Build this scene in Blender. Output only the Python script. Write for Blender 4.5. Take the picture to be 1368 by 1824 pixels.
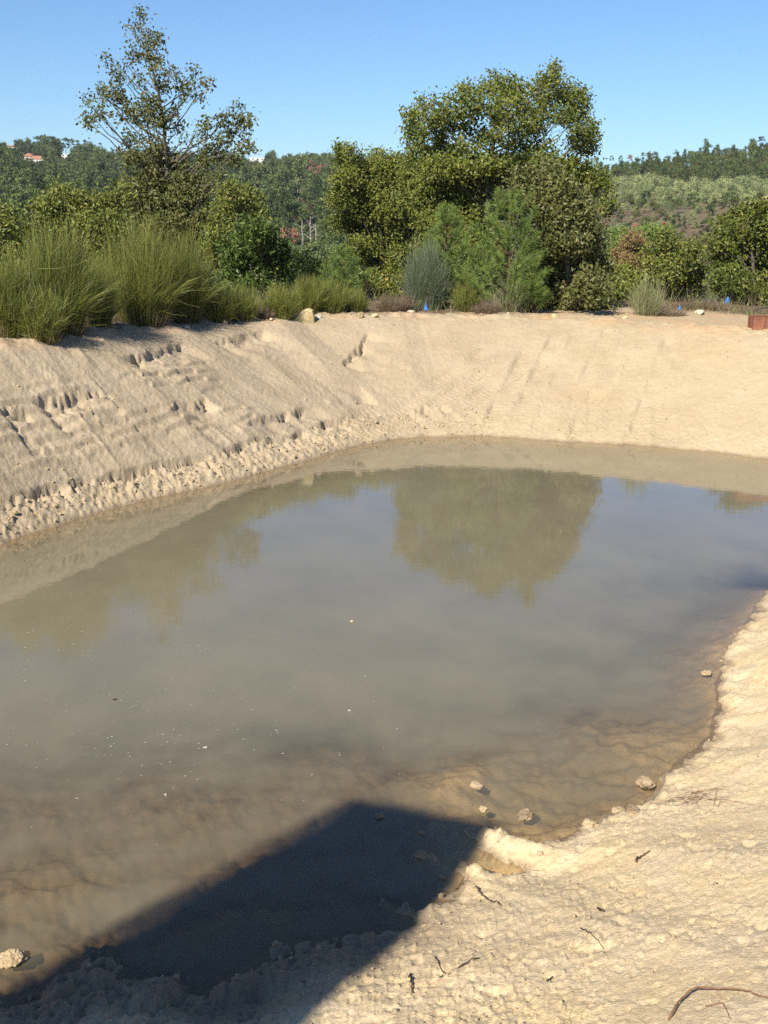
import bpy, math, random
import numpy as np
from mathutils import Matrix, Vector

random.seed(7)
RNG = np.random.default_rng(11)
SC = bpy.context.scene
COL = SC.collection
for o in list(bpy.data.objects):
    bpy.data.objects.remove(o)

# ------------------------------------------------------------------ camera
F_PX, CX, CY, HZ, CAM_H = 2000.0, 684.0, 912.0, 400.0, 4.0
TH = math.atan((CY - HZ) / F_PX)
ROLL = math.radians(0.9)
FWD = np.array([0, math.cos(TH), -math.sin(TH)])
R0 = np.array([1.0, 0, 0]); U0 = np.array([0, math.sin(TH), math.cos(TH)])
RIGHT = math.cos(ROLL) * R0 + math.sin(ROLL) * U0
UP = math.cos(ROLL) * U0 - math.sin(ROLL) * R0
CAM = np.array([0, 0, CAM_H])
cd = bpy.data.cameras.new('camera')
cam = bpy.data.objects.new('camera', cd); COL.objects.link(cam)
cd.sensor_fit = 'VERTICAL'; cd.sensor_height = 24.0; cd.lens = 24.0 * F_PX / 1824.0
cd.clip_start = 0.1; cd.clip_end = 9000
M = Matrix.Identity(4)
for i in range(3):
    M[i][0] = RIGHT[i]; M[i][1] = UP[i]; M[i][2] = -FWD[i]; M[i][3] = CAM[i]
cam.matrix_world = M
SC.camera = cam

# ------------------------------------------------------------------ sky, sun, exposure
SUN_EL = math.radians(38.0)
LH = np.array([0.47, 0.88]); LH = LH / np.linalg.norm(LH)          # horizontal travel of the sunlight
w = bpy.data.worlds.new('World'); SC.world = w; w.use_nodes = True
nt = w.node_tree; nt.nodes.clear()
sky = nt.nodes.new('ShaderNodeTexSky'); sky.sky_type = 'NISHITA'; sky.sun_disc = False
sky.sun_elevation = SUN_EL; sky.sun_rotation = math.atan2(-LH[0], -LH[1])
sky.air_density = 1.0; sky.dust_density = 0.2; sky.ozone_density = 2.0; sky.altitude = 200
bg = nt.nodes.new('ShaderNodeBackground'); bg.inputs['Strength'].default_value = 0.057
out = nt.nodes.new('ShaderNodeOutputWorld')
tintn = nt.nodes.new('ShaderNodeMix'); tintn.data_type = 'RGBA'; tintn.blend_type = 'MULTIPLY'; tintn.inputs[0].default_value = 1.0
tintn.inputs[7].default_value = (0.74, 0.99, 1.28, 1)          # deep clear autumn blue, the same over the whole sky
nt.links.new(sky.outputs[0], tintn.inputs[6]); nt.links.new(tintn.outputs[2], bg.inputs[0]); nt.links.new(bg.outputs[0], out.inputs[0])
sd = bpy.data.lights.new('sun', 'SUN'); sd.energy = 5.0; sd.angle = math.radians(0.53); sd.color = (1.0, 0.93, 0.82)
so = bpy.data.objects.new('sun', sd); COL.objects.link(so)
ld = Vector((LH[0] * math.cos(SUN_EL), LH[1] * math.cos(SUN_EL), -math.sin(SUN_EL)))
so.rotation_euler = ld.to_track_quat('-Z', 'Y').to_euler(); so.location = (-20, -25, 30)
SC.view_settings.view_transform = 'Standard'; SC.view_settings.look = 'None'
SC.view_settings.gamma = 1.0; SC.view_settings.exposure = 0.87
SC.view_settings.use_curve_mapping = False
SC.render.engine = 'CYCLES'
SC.cycles.max_bounces = 6; SC.cycles.diffuse_bounces = 3; SC.cycles.glossy_bounces = 3
SC.cycles.transmission_bounces = 3; SC.cycles.transparent_max_bounces = 8; SC.cycles.volume_bounces = 0
SC.cycles.use_denoising = False; SC.cycles.sample_clamp_indirect = 2.0
SC.cycles.caustics_reflective = False; SC.cycles.caustics_refractive = False

# ------------------------------------------------------------------ helpers: rays
def ray(x, y):
    dx = (x - CX) / F_PX; dy = (CY - y) / F_PX
    return FWD + dx * RIGHT + dy * UP
def on(x, y, z):
    d = ray(x, y); t = (z - CAM_H) / d[2]
    return CAM + t * d
def at(x, y, Y):
    d = ray(x, y); return CAM + d * (Y / d[1])
def project(P):
    v = np.asarray(P) - CAM
    zc = v @ FWD
    return CX + F_PX * (v @ RIGHT) / zc, CY - F_PX * (v @ UP) / zc
def sstep(a, b, x):
    t = np.clip((x - a) / (b - a), 0, 1); return t * t * (3 - 2 * t)

# ------------------------------------------------------------------ helpers: noise
def _hash(ix, iy, seed):
    h = (ix.astype(np.int64) * 374761393 + iy.astype(np.int64) * 668265263 + seed * 1442695041) & 0xFFFFFFFF
    h = ((h ^ (h >> 13)) * 1274126177) & 0xFFFFFFFF
    return (h ^ (h >> 16)) & 0xFFFFFFFF
def hash01(ix, seed=0):
    ix = np.asarray(np.floor(ix)); return _hash(ix, ix * 0, seed) / 4294967295.0
def perlin(x, y, seed=0):
    x = np.asarray(x, float); y = np.asarray(y, float)
    ix = np.floor(x); iy = np.floor(y); fx = x - ix; fy = y - iy
    u = fx * fx * fx * (fx * (fx * 6 - 15) + 10); v = fy * fy * fy * (fy * (fy * 6 - 15) + 10)
    def g(a, b):
        ang = _hash(ix + a, iy + b, seed) * (2 * math.pi / 4294967296.0)
        return np.cos(ang) * (fx - a) + np.sin(ang) * (fy - b)
    n0 = g(0, 0) * (1 - u) + g(1, 0) * u; n1 = g(0, 1) * (1 - u) + g(1, 1) * u
    return (n0 * (1 - v) + n1 * v) * 1.5
def fbm(x, y, seed=0, oct=4, gain=0.5):
    a, s, t = 1.0, 1.0, 0
    for k in range(oct):
        t = t + a * perlin(x * s, y * s, seed + k * 17); s *= 2.03; a *= gain
    return t

# ------------------------------------------------------------------ helpers: meshes and objects
def new_mesh(name, V, Q=None, T=None, mats=(), attrs=None, smooth=False, midx=None):
    V = np.asarray(V, dtype=np.float32)
    nq = 0 if Q is None else len(Q); ntr = 0 if T is None else len(T)
    me = bpy.data.meshes.new(name)
    me.vertices.add(len(V)); me.vertices.foreach_set('co', V.ravel())
    li = []
    if nq: li.append(np.asarray(Q, dtype=np.int32).ravel())
    if ntr: li.append(np.asarray(T, dtype=np.int32).ravel())
    li = np.concatenate(li)
    me.loops.add(len(li)); me.loops.foreach_set('vertex_index', li)
    me.polygons.add(nq + ntr)
    st = np.concatenate([np.arange(nq) * 4, nq * 4 + np.arange(ntr) * 3]).astype(np.int32)
    me.polygons.foreach_set('loop_start', st)
    if smooth: me.polygons.foreach_set('use_smooth', np.ones(nq + ntr, dtype=bool))
    if midx is not None: me.polygons.foreach_set('material_index', np.asarray(midx, dtype=np.int32))
    for m in mats: me.materials.append(m)
    if attrs:
        for k, a in attrs.items():
            at_ = me.attributes.new(k, 'FLOAT', 'POINT'); at_.data.foreach_set('value', np.asarray(a, dtype=np.float32))
    me.update(calc_edges=True)
    if not smooth: me.polygons.foreach_set('use_smooth', np.zeros(nq + ntr, dtype=bool))
    return me
def link(name, me, parent=None, loc=None):
    o = bpy.data.objects.new(name, me); COL.objects.link(o)
    if parent is not None: o.parent = parent
    if loc is not None: o.location = loc
    return o
def tag(o, label=None, cat=None, group=None, kind=None):
    if label: o['label'] = label
    if cat: o['category'] = cat
    if group: o['group'] = group
    if kind: o['kind'] = kind
    return o
def empty(name, loc, label, cat, group=None):
    o = bpy.data.objects.new(name, None); COL.objects.link(o); o.location = tuple(loc); o.empty_display_size = 0.2
    return tag(o, label, cat, group)

class Geo:
    """collects quads/triangles for one mesh object"""
    def __init__(s): s.V = []; s.Q = []; s.T = []; s.A = []; s.n = 0
    def add(s, V, Q=None, T=None, tint=None):
        V = np.asarray(V, float); s.V.append(V)
        if Q is not None and len(Q): s.Q.append(np.asarray(Q) + s.n)
        if T is not None and len(T): s.T.append(np.asarray(T) + s.n)
        s.A.append(np.zeros(len(V)) if tint is None else np.broadcast_to(np.asarray(tint, float), (len(V),)))
        s.n += len(V); return s
    def arrays(s):
        return (np.concatenate(s.V), np.concatenate(s.Q) if s.Q else None, np.concatenate(s.T) if s.T else None, np.concatenate(s.A))
    def mesh(s, name, mat, smooth=False, origin=(0, 0, 0)):
        V, Q, T, A = s.arrays()
        return new_mesh(name, V - np.asarray(origin), Q, T, [mat], {'tint': A}, smooth)
    def obj(s, name, mat, parent=None, smooth=False):
        org = np.array(parent.location) if parent is not None else np.zeros(3)
        return link(name, s.mesh(name, mat, smooth, org), parent)

def tube(P, R, n=6):
    P = np.asarray(P, float); R = np.broadcast_to(np.asarray(R, float), (len(P),))
    T = np.gradient(P, axis=0); T /= np.linalg.norm(T, axis=1, keepdims=True) + 1e-9
    ref = np.where(np.abs(T[:, 2:3]) > 0.9, np.array([[1.0, 0, 0]]), np.array([[0, 0, 1.0]]))
    A = np.cross(T, ref); A /= np.linalg.norm(A, axis=1, keepdims=True) + 1e-9
    B = np.cross(T, A)
    ang = np.arange(n) * 2 * math.pi / n
    V = P[:, None] + R[:, None, None] * (np.cos(ang)[None, :, None] * A[:, None] + np.sin(ang)[None, :, None] * B[:, None])
    m = len(P); Q = []
    for i in range(m - 1):
        for j in range(n):
            k = (j + 1) % n
            Q.append((i * n + j, i * n + k, (i + 1) * n + k, (i + 1) * n + j))
    V = V.reshape(-1, 3)
    V = np.vstack([V, P[-1:] , P[:1]])
    Tt = [((m - 1) * n + j, (m - 1) * n + (j + 1) % n, m * n) for j in range(n)] + [((j + 1) % n, j, m * n + 1) for j in range(n)]
    return V, np.array(Q), np.array(Tt)
def wiggle(a, b, n=6, amp=0.06, rng=RNG):
    a = np.asarray(a, float); b = np.asarray(b, float)
    t = np.linspace(0, 1, n)[:, None]; L = np.linalg.norm(b - a)
    off = rng.normal(0, amp * L, (n, 3)); off[0] = 0; off[-1] = 0
    return a + (b - a) * t + off
def resample(P, n):
    P = np.asarray(P, float); s = np.concatenate([[0], np.cumsum(np.linalg.norm(np.diff(P, axis=0), axis=1))])
    u = np.linspace(0, s[-1], n)
    return np.stack([np.interp(u, s, P[:, k]) for k in range(P.shape[1])], 1)
def unit(v): return v / (np.linalg.norm(v, axis=-1, keepdims=True) + 1e-9)
def leaf_quads(C, L, W, rng, up_bias=0.35, droop=0.0, fold=0.25):
    """one folded diamond leaf per centre"""
    n = len(C)
    d = unit(rng.normal(size=(n, 3)) + np.array([0, 0, -droop]))
    nn = unit(rng.normal(size=(n, 3)) + np.array([0, 0, up_bias]))
    s = unit(np.cross(d, nn)); nn = np.cross(s, d)
    L = np.broadcast_to(L, (n,))[:, None]; W = np.broadcast_to(W, (n,))[:, None]
    base = C - d * L * 0.5; tip = C + d * L * 0.5 - nn * L * fold * 0.4
    a = C + s * W * 0.5 + d * L * 0.08 + nn * W * fold; b = C - s * W * 0.5 + d * L * 0.08 + nn * W * fold
    V = np.stack([base, a, tip, b], 1).reshape(-1, 3)
    Q = np.arange(n * 4).reshape(n, 4)
    return V, Q
def strands(P, Wd, rng):
    """P: (n, k, 3) polylines -> thin ribbons tapering to the tip"""
    n, k, _ = P.shape
    d = unit(P[:, -1] - P[:, 0]); s = unit(np.cross(d, rng.normal(size=(n, 3))))
    wt = np.linspace(1, 0.35, k)[None, :, None] * np.broadcast_to(Wd, (n,))[:, None, None] * 0.5
    Lf = P - s[:, None] * wt; Rt = P + s[:, None] * wt
    V = np.stack([Lf, Rt], 2).reshape(-1, 3)
    base = (np.arange(n) * k * 2)[:, None] + (np.arange(k - 1) * 2)[None]
    Q = np.stack([base, base + 1, base + 3, base + 2], -1).reshape(-1, 4)
    return V, Q
def in_ball(n, rng, p=0.45):
    v = unit(rng.normal(size=(n, 3))); return v * (rng.random((n, 1)) ** p)

# ------------------------------------------------------------------ materials
def mat(name):
    m = bpy.data.materials.new(name); m.use_nodes = True; t = m.node_tree; t.nodes.clear()
    o = t.nodes.new('ShaderNodeOutputMaterial'); return m, t, o
def N(t, typ, **kw):
    n = t.nodes.new(typ)
    for k, v in kw.items():
        if hasattr(n, k): setattr(n, k, v)
        else: n.inputs[k].default_value = v
    return n
def lk(t, a, b): t.links.new(a, b)
def rgb(c): return (c[0], c[1], c[2], 1)
def mixc(t, fac, a, b, mode='MIX'):
    n = t.nodes.new('ShaderNodeMix'); n.data_type = 'RGBA'; n.blend_type = mode
    for sock, v in ((n.inputs[0], fac), (n.inputs[6], a), (n.inputs[7], b)):
        if hasattr(v, 'node'): t.links.new(v, sock)
        elif isinstance(v, (int, float)): sock.default_value = v
        else: sock.default_value = rgb(v)
    return n.outputs[2]
def math_(t, op, a, b=0.0):
    n = t.nodes.new('ShaderNodeMath'); n.operation = op
    for i, v in enumerate((a, b)):
        if hasattr(v, 'node'): t.links.new(v, n.inputs[i])
        else: n.inputs[i].default_value = v
    return n.outputs[0]
def maprange(t, v, a, b, c=0.0, d=1.0):
    n = t.nodes.new('ShaderNodeMapRange'); t.links.new(v, n.inputs[0])
    for i, x in enumerate((a, b, c, d)): n.inputs[i + 1].default_value = x
    return n.outputs[0]
def attr(t, name): n = t.nodes.new('ShaderNodeAttribute'); n.attribute_name = name; return n.outputs['Fac']
def noise(t, scale, detail=4, rough=0.55, vec=None):
    n = N(t, 'ShaderNodeTexNoise'); n.inputs['Scale'].default_value = scale; n.inputs['Detail'].default_value = detail; n.inputs['Roughness'].default_value = rough
    if vec is None:
        g = t.nodes.new('ShaderNodeNewGeometry'); vec = g.outputs['Position']
    t.links.new(vec, n.inputs['Vector']); return n.outputs['Fac']
def foliage_mat(name, c1, c2, c3=None, trans=0.28, rough=0.5, spec=0.35, vary=0.08):
    m, t, o = mat(name)
    ti = attr(t, 'tint')
    col = mixc(t, maprange(t, ti, 0.0, 0.8), c1, c2)
    oi = t.nodes.new('ShaderNodeObjectInfo'); vr = N(t, 'ShaderNodeHueSaturation')
    lk(t, maprange(t, oi.outputs['Random'], 0, 1, 1 - vary, 1 + vary), vr.inputs['Value']); lk(t, maprange(t, oi.outputs['Random'], 0, 1, 0.5 + 0.04 * vary, 0.5 - 0.06 * vary), vr.inputs['Hue'])
    lk(t, col, vr.inputs['Color']); col = vr.outputs['Color']
    if c3 is not None: col = mixc(t, maprange(t, ti, 0.86, 1.0), col, c3)
    p = N(t, 'ShaderNodeBsdfPrincipled'); p.inputs['Roughness'].default_value = rough; p.inputs['Specular IOR Level'].default_value = spec
    lk(t, col, p.inputs['Base Color'])
    tr = N(t, 'ShaderNodeBsdfTranslucent'); lk(t, mixc(t, 0.5, col, (0.16, 0.17, 0.02)), tr.inputs['Color'])
    ms = N(t, 'ShaderNodeMixShader'); ms.inputs[0].default_value = trans
    lk(t, p.outputs[0], ms.inputs[1]); lk(t, tr.outputs[0], ms.inputs[2]); lk(t, ms.outputs[0], o.inputs[0])
    return m
def simple_mat(name, c1, c2, scale=8.0, rough=0.85, bump=0.3, bscale=30.0, dist=0.02, spec=0.2):
    m, t, o = mat(name)
    f = noise(t, scale, 5, 0.6)
    col = mixc(t, maprange(t, f, 0.35, 0.65), c1, c2)
    p = N(t, 'ShaderNodeBsdfPrincipled'); p.inputs['Roughness'].default_value = rough; p.inputs['Specular IOR Level'].default_value = spec
    lk(t, col, p.inputs['Base Color'])
    if bump:
        b = N(t, 'ShaderNodeBump'); b.inputs['Strength'].default_value = bump; b.inputs['Distance'].default_value = dist
        lk(t, noise(t, bscale, 5, 0.65), b.inputs['Height']); lk(t, b.outputs[0], p.inputs['Normal'])
    lk(t, p.outputs[0], o.inputs[0]); return m

def sand_mat():
    m, t, o = mat('excavated_sandy_soil')
    n1 = noise(t, 0.9, 5, 0.6); n2 = noise(t, 6.0, 6, 0.65); n3 = noise(t, 45.0, 4, 0.7)
    grey = mixc(t, maprange(t, n1, 0.35, 0.68), (0.350, 0.280, 0.188), (0.420, 0.338, 0.230))
    yel = mixc(t, maprange(t, n1, 0.35, 0.68), (0.395, 0.312, 0.190), (0.445, 0.357, 0.228))
    col = mixc(t, attr(t, 'yel'), grey, yel)
    col = mixc(t, attr(t, 'pale'), col, mixc(t, maprange(t, noise(t, 2.6, 6, 0.62), 0.36, 0.64), (0.672, 0.512, 0.286), (0.645, 0.512, 0.325)))
    col = mixc(t, maprange(t, n2, 0.42, 0.72, 0.0, 0.35), col, mixc(t, 1.0, col, (0.80, 0.76, 0.70), 'MULTIPLY'))
    col = mixc(t, maprange(t, n3, 0.52, 0.75, 0.0, 0.7), col, mixc(t, 1.0, col, (0.55, 0.50, 0.44), 'MULTIPLY'))
    col = mixc(t, maprange(t, n3, 0.30, 0.42, 0.30, 0.0), col, mixc(t, 1.0, col, (1.2, 1.2, 1.22), 'MULTIPLY'))
    col = mixc(t, attr(t, 'ochre'), col, (0.50, 0.29, 0.145))
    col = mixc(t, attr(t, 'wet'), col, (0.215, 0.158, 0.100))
    lit = mixc(t, n2, (0.085, 0.058, 0.036), (0.17, 0.125, 0.08))
    col = mixc(t, attr(t, 'litter'), col, lit)
    p = N(t, 'ShaderNodeBsdfPrincipled'); p.inputs['Specular IOR Level'].default_value = 0.15
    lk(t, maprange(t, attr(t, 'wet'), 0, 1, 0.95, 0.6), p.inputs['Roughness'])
    lk(t, col, p.inputs['Base Color'])
    b1 = N(t, 'ShaderNodeBump'); b1.inputs['Strength'].default_value = 0.6; b1.inputs['Distance'].default_value = 0.03
    lk(t, noise(t, 22.0, 6, 0.68), b1.inputs['Height'])
    b2 = N(t, 'ShaderNodeBump'); b2.inputs['Strength'].default_value = 0.6; b2.inputs['Distance'].default_value = 0.012
    lk(t, noise(t, 75.0, 5, 0.75), b2.inputs['Height']); lk(t, b1.outputs[0], b2.inputs['Normal'])
    lk(t, b2.outputs[0], p.inputs['Normal']); lk(t, p.outputs[0], o.inputs[0]); return m
def hill_mat():
    m, t, o = mat('hillside_undergrowth')
    n1 = noise(t, 0.03, 5, 0.6); n2 = noise(t, 0.4, 5, 0.7)
    col = mixc(t, n2, (0.030, 0.040, 0.016), (0.075, 0.080, 0.036))
    col = mixc(t, maprange(t, n1, 0.52, 0.66), col, (0.105, 0.085, 0.052))
    col = mixc(t, attr(t, 'heath'), col, mixc(t, n2, (0.085, 0.070, 0.040), (0.150, 0.122, 0.072)))
    p = N(t, 'ShaderNodeBsdfPrincipled'); p.inputs['Roughness'].default_value = 1.0; p.inputs['Specular IOR Level'].default_value = 0.05
    lk(t, col, p.inputs['Base Color']); lk(t, p.outputs[0], o.inputs[0]); return m
def water_mat():
    m, t, o = mat('muddy_pond_water')
    g = N(t, 'ShaderNodeNewGeometry')
    mp = N(t, 'ShaderNodeMapping'); mp.inputs['Scale'].default_value = (1, 0.75, 1); mp.inputs['Rotation'].default_value = (0, 0, 0.5)
    lk(t, g.outputs['Position'], mp.inputs['Vector'])
    nz = noise(t, 1.1, 5, 0.6, mp.outputs[0])
    dep = math_(t, 'MULTIPLY', attr(t, 'depth'), maprange(t, nz, 0.3, 0.7, 0.75, 1.3))
    a = math_(t, 'SUBTRACT', 1.0, math_(t, 'POWER', math.e, math_(t, 'MULTIPLY', dep, -6.2)))
    murk = mixc(t, maprange(t, nz, 0.35, 0.65), (0.155, 0.137, 0.088), (0.180, 0.157, 0.101))
    df = N(t, 'ShaderNodeBsdfDiffuse'); lk(t, murk, df.inputs['Color'])
    tr = N(t, 'ShaderNodeBsdfTransparent'); tr.inputs['Color'].default_value = (0.86, 0.80, 0.68, 1)
    un = N(t, 'ShaderNodeMixShader'); lk(t, a, un.inputs[0]); lk(t, tr.outputs[0], un.inputs[1]); lk(t, df.outputs[0], un.inputs[2])
    gl = N(t, 'ShaderNodeBsdfGlossy'); gl.inputs['Roughness'].default_value = 0.02; gl.inputs['Color'].default_value = (1, 1, 1, 1)
    b = N(t, 'ShaderNodeBump'); b.inputs['Strength'].default_value = 0.05; b.inputs['Distance'].default_value = 0.012
    mp2 = N(t, 'ShaderNodeMapping'); mp2.inputs['Scale'].default_value = (0.8, 1.6, 1); mp2.inputs['Rotation'].default_value = (0, 0, 0.15)
    lk(t, g.outputs['Position'], mp2.inputs['Vector'])
    lk(t, noise(t, 5.0, 3, 0.5, mp2.outputs[0]), b.inputs['Height'])
    lk(t, b.outputs[0], gl.inputs['Normal']); dt = N(t, 'ShaderNodeVectorMath', operation='DOT_PRODUCT'); lk(t, b.outputs[0], dt.inputs[0]); lk(t, g.outputs['Incoming'], dt.inputs[1])
    ca = math_(t, 'MINIMUM', math_(t, 'ABSOLUTE', dt.outputs['Value']), 1.0)
    frs = math_(t, 'ADD', 0.02, math_(t, 'MULTIPLY', 0.98, math_(t, 'POWER', math_(t, 'SUBTRACT', 1.0, ca), 5.0)))
    ms = N(t, 'ShaderNodeMixShader'); lk(t, frs, ms.inputs[0]); lk(t, un.outputs[0], ms.inputs[1]); lk(t, gl.outputs[0], ms.inputs[2])
    lk(t, ms.outputs[0], o.inputs[0]); return m

M_SAND = sand_mat(); M_HILL = hill_mat(); M_WATER = water_mat()
M_BARK = simple_mat('grey_oak_bark', (0.045, 0.037, 0.028), (0.13, 0.118, 0.095), 5.0, 0.95, 0.6, 25)
M_PBARK = simple_mat('pine_bark', (0.06, 0.04, 0.028), (0.13, 0.085, 0.055), 6.0, 0.95, 0.6, 25)
M_OAK = foliage_mat('oak_leaves', (0.084, 0.114, 0.020), (0.193, 0.213, 0.037), (0.293, 0.270, 0.065))
M_OAKDULL = foliage_mat('dull_oak_leaves', (0.074, 0.088, 0.022), (0.149, 0.148, 0.044), (0.194, 0.155, 0.061), trans=0.22)
M_OAKDARK = foliage_mat('dark_green_leaves', (0.045, 0.082, 0.017), (0.103, 0.154, 0.028), (0.176, 0.213, 0.044))
M_OAKYEL = foliage_mat('yellow_green_leaves', (0.117, 0.147, 0.028), (0.227, 0.238, 0.049), (0.352, 0.294, 0.072))
M_BROOM = foliage_mat('broom_stems', (0.086, 0.103, 0.022), (0.194, 0.204, 0.040), (0.302, 0.248, 0.093), trans=0.15)
M_BROOMGREY = foliage_mat('blue_grey_broom_stems', (0.073, 0.095, 0.054), (0.140, 0.164, 0.095), (0.194, 0.206, 0.116), trans=0.12)
M_BROOMPALE = foliage_mat('pale_broom_stems', (0.135, 0.149, 0.061), (0.270, 0.270, 0.135), (0.365, 0.311, 0.176), trans=0.15)
M_DRY = foliage_mat('dry_brown_stems', (0.094, 0.068, 0.044), (0.220, 0.165, 0.105), (0.330, 0.242, 0.154), trans=0.1)
M_NEEDLE = foliage_mat('young_pine_needles', (0.082, 0.139, 0.027), (0.191, 0.261, 0.058), (0.255, 0.270, 0.087), trans=0.2)
M_BRONZE = foliage_mat('browned_conifer_needles', (0.167, 0.129, 0.046), (0.288, 0.189, 0.076), (0.197, 0.197, 0.060), trans=0.2)
M_RED = foliage_mat('rust_red_dead_needles', (0.276, 0.122, 0.073), (0.439, 0.203, 0.122), (0.357, 0.243, 0.162), trans=0.15)
M_EUC = foliage_mat('eucalyptus_leaves', (0.057, 0.087, 0.025), (0.129, 0.175, 0.056), (0.187, 0.207, 0.082), vary=0.42, trans=0.15, spec=0.2)
M_PINE = foliage_mat('far_pine_needles', (0.040, 0.073, 0.020), (0.101, 0.146, 0.042), (0.143, 0.159, 0.058), vary=0.42, trans=0.12, spec=0.15)
M_PALE = foliage_mat('silver_green_leaves', (0.158, 0.201, 0.082), (0.302, 0.339, 0.150), (0.347, 0.339, 0.150), vary=0.42, trans=0.15, spec=0.2)
M_HEATH = foliage_mat('brown_heather', (0.147, 0.097, 0.073), (0.276, 0.203, 0.138), (0.195, 0.195, 0.081), trans=0.1, spec=0.1)
M_GREYTWIG = simple_mat('bleached_grey_wood', (0.20, 0.17, 0.14), (0.36, 0.32, 0.27), 8, 0.9, 0.3, 40)
M_STONE = simple_mat('pale_yellow_stone', (0.46, 0.36, 0.18), (0.56, 0.46, 0.26), 9, 0.9, 0.5, 30)
M_STONEW = simple_mat('whitish_stone', (0.40, 0.35, 0.27), (0.50, 0.44, 0.34), 9, 0.9, 0.5, 30)
M_STONEB = simple_mat('brown_stone', (0.22, 0.17, 0.10), (0.42, 0.33, 0.20), 9, 0.9, 0.5, 30)
M_CLOD = simple_mat('dried_mud_clod', (0.33, 0.245, 0.14), (0.48, 0.37, 0.225), 14, 0.95, 0.7, 45)
M_WETCLOD = simple_mat('damp_mud_clod', (0.20, 0.145, 0.085), (0.34, 0.26, 0.16), 14, 0.7, 0.7, 45)
M_TWIG = simple_mat('dark_twig', (0.045, 0.030, 0.020), (0.13, 0.085, 0.055), 25, 0.9, 0.4, 60)
M_ROOT = simple_mat('reddish_brown_root', (0.13, 0.065, 0.036), (0.24, 0.135, 0.08), 25, 0.85, 0.4, 60)
M_BLUE = simple_mat('blue_plastic_tape', (0.035, 0.13, 0.40), (0.05, 0.18, 0.50), 12, 0.45, 0.0)
M_STAKE = simple_mat('weathered_stake_wood', (0.20, 0.15, 0.10), (0.32, 0.25, 0.17), 20, 0.9, 0.3, 60)
M_HOSE = simple_mat('black_hose', (0.020, 0.022, 0.020), (0.035, 0.038, 0.034), 20, 0.5, 0.0)
M_FOAM = simple_mat('pale_foam', (0.30, 0.29, 0.26), (0.42, 0.40, 0.36), 20, 0.8, 0.0)
M_RENDER = simple_mat('grey_cement_render', (0.34, 0.32, 0.29), (0.46, 0.44, 0.40), 3, 0.95, 0.3, 40)
M_WHITE = simple_mat('white_house_wall', (0.70, 0.68, 0.62), (0.78, 0.76, 0.70), 1.0, 0.9, 0.0)
M_TILE = simple_mat('terracotta_roof', (0.26, 0.12, 0.075), (0.34, 0.165, 0.105), 1.5, 0.9, 0.0)
M_DARKGLASS = simple_mat('dark_window_pane', (0.03, 0.035, 0.04), (0.05, 0.055, 0.06), 1.0, 0.2, 0.0)
def rust_mat():
    m, t, o = mat('rusted_steel')
    g = N(t, 'ShaderNodeNewGeometry'); mp = N(t, 'ShaderNodeMapping'); mp.inputs['Scale'].default_value = (9, 9, 2.5)
    lk(t, g.outputs['Position'], mp.inputs['Vector'])
    n1 = noise(t, 1.0, 5, 0.65, mp.outputs[0]); n2 = noise(t, 30, 4, 0.6)
    col = mixc(t, maprange(t, n1, 0.35, 0.65), (0.105, 0.036, 0.020), (0.235, 0.090, 0.045))
    col = mixc(t, maprange(t, n2, 0.55, 0.75, 0, 0.6), col, (0.34, 0.20, 0.12))
    p = N(t, 'ShaderNodeBsdfPrincipled'); p.inputs['Roughness'].default_value = 0.75; lk(t, col, p.inputs['Base Color'])
    b = N(t, 'ShaderNodeBump'); b.inputs['Strength'].default_value = 0.3; b.inputs['Distance'].default_value = 0.01; lk(t, n2, b.inputs['Height']); lk(t, b.outputs[0], p.inputs['Normal'])
    lk(t, p.outputs[0], o.inputs[0]); return m
M_RUST = rust_mat()

# ------------------------------------------------------------------ terrain: pond outline and height function
far_px = [(0, 968), (60, 949), (130, 926), (200, 905), (270, 889), (340, 874), (440, 850), (520, 828), (600, 804), (650, 792), (700, 784), (760, 778),
          (860, 778), (930, 782), (1000, 787), (1080, 791), (1150, 795), (1250, 803), (1368, 818)]
near_px = [(1368, 1052), (1345, 1075), (1338, 1092), (1318, 1118), (1312, 1135), (1292, 1165), (1282, 1195), (1272, 1215), (1276, 1250), (1268, 1275),
           (1262, 1305), (1235, 1330), (1200, 1352), (1190, 1372), (1182, 1402), (1165, 1430), (1130, 1448), (1080, 1462), (1040, 1474), (1000, 1490),
           (968, 1499), (935, 1492), (900, 1490), (868, 1492), (850, 1508), (862, 1522), (900, 1536), (938, 1546), (940, 1557), (905, 1560), (862, 1550),
           (835, 1553), (815, 1572), (800, 1600), (760, 1618), (742, 1640), (716, 1656), (680, 1668), (640, 1688), (600, 1680), (560, 1688), (515, 1695),
           (490, 1712), (462, 1735), (430, 1748), (405, 1768), (370, 1778), (335, 1772), (312, 1752), (280, 1748), (245, 1752), (210, 1742), (180, 1736),
           (150, 1750), (110, 1772), (60, 1790), (0, 1785)]
W = [(-9.0, 8.0), (-8.6, 10.5), (-7.4, 12.2), (-6.1, 13.0)]
W += [tuple(on(x, y, 0)[:2]) for x, y in far_px]
W += [(9.3, 18.2), (11.0, 15.6), (9.5, 13.3), (6.6, 12.5)]
W += [tuple(on(x, y, 0)[:2]) for x, y in near_px]
W += [(-3.6, 4.7), (-6.0, 4.9), (-8.0, 6.0)]
POLY = np.array(W); PA = POLY; PB = np.roll(POLY, -1, axis=0)
SEGL = np.linalg.norm(PB - PA, axis=1); SEGS = np.concatenate([[0], np.cumsum(SEGL)[:-1]])
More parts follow.
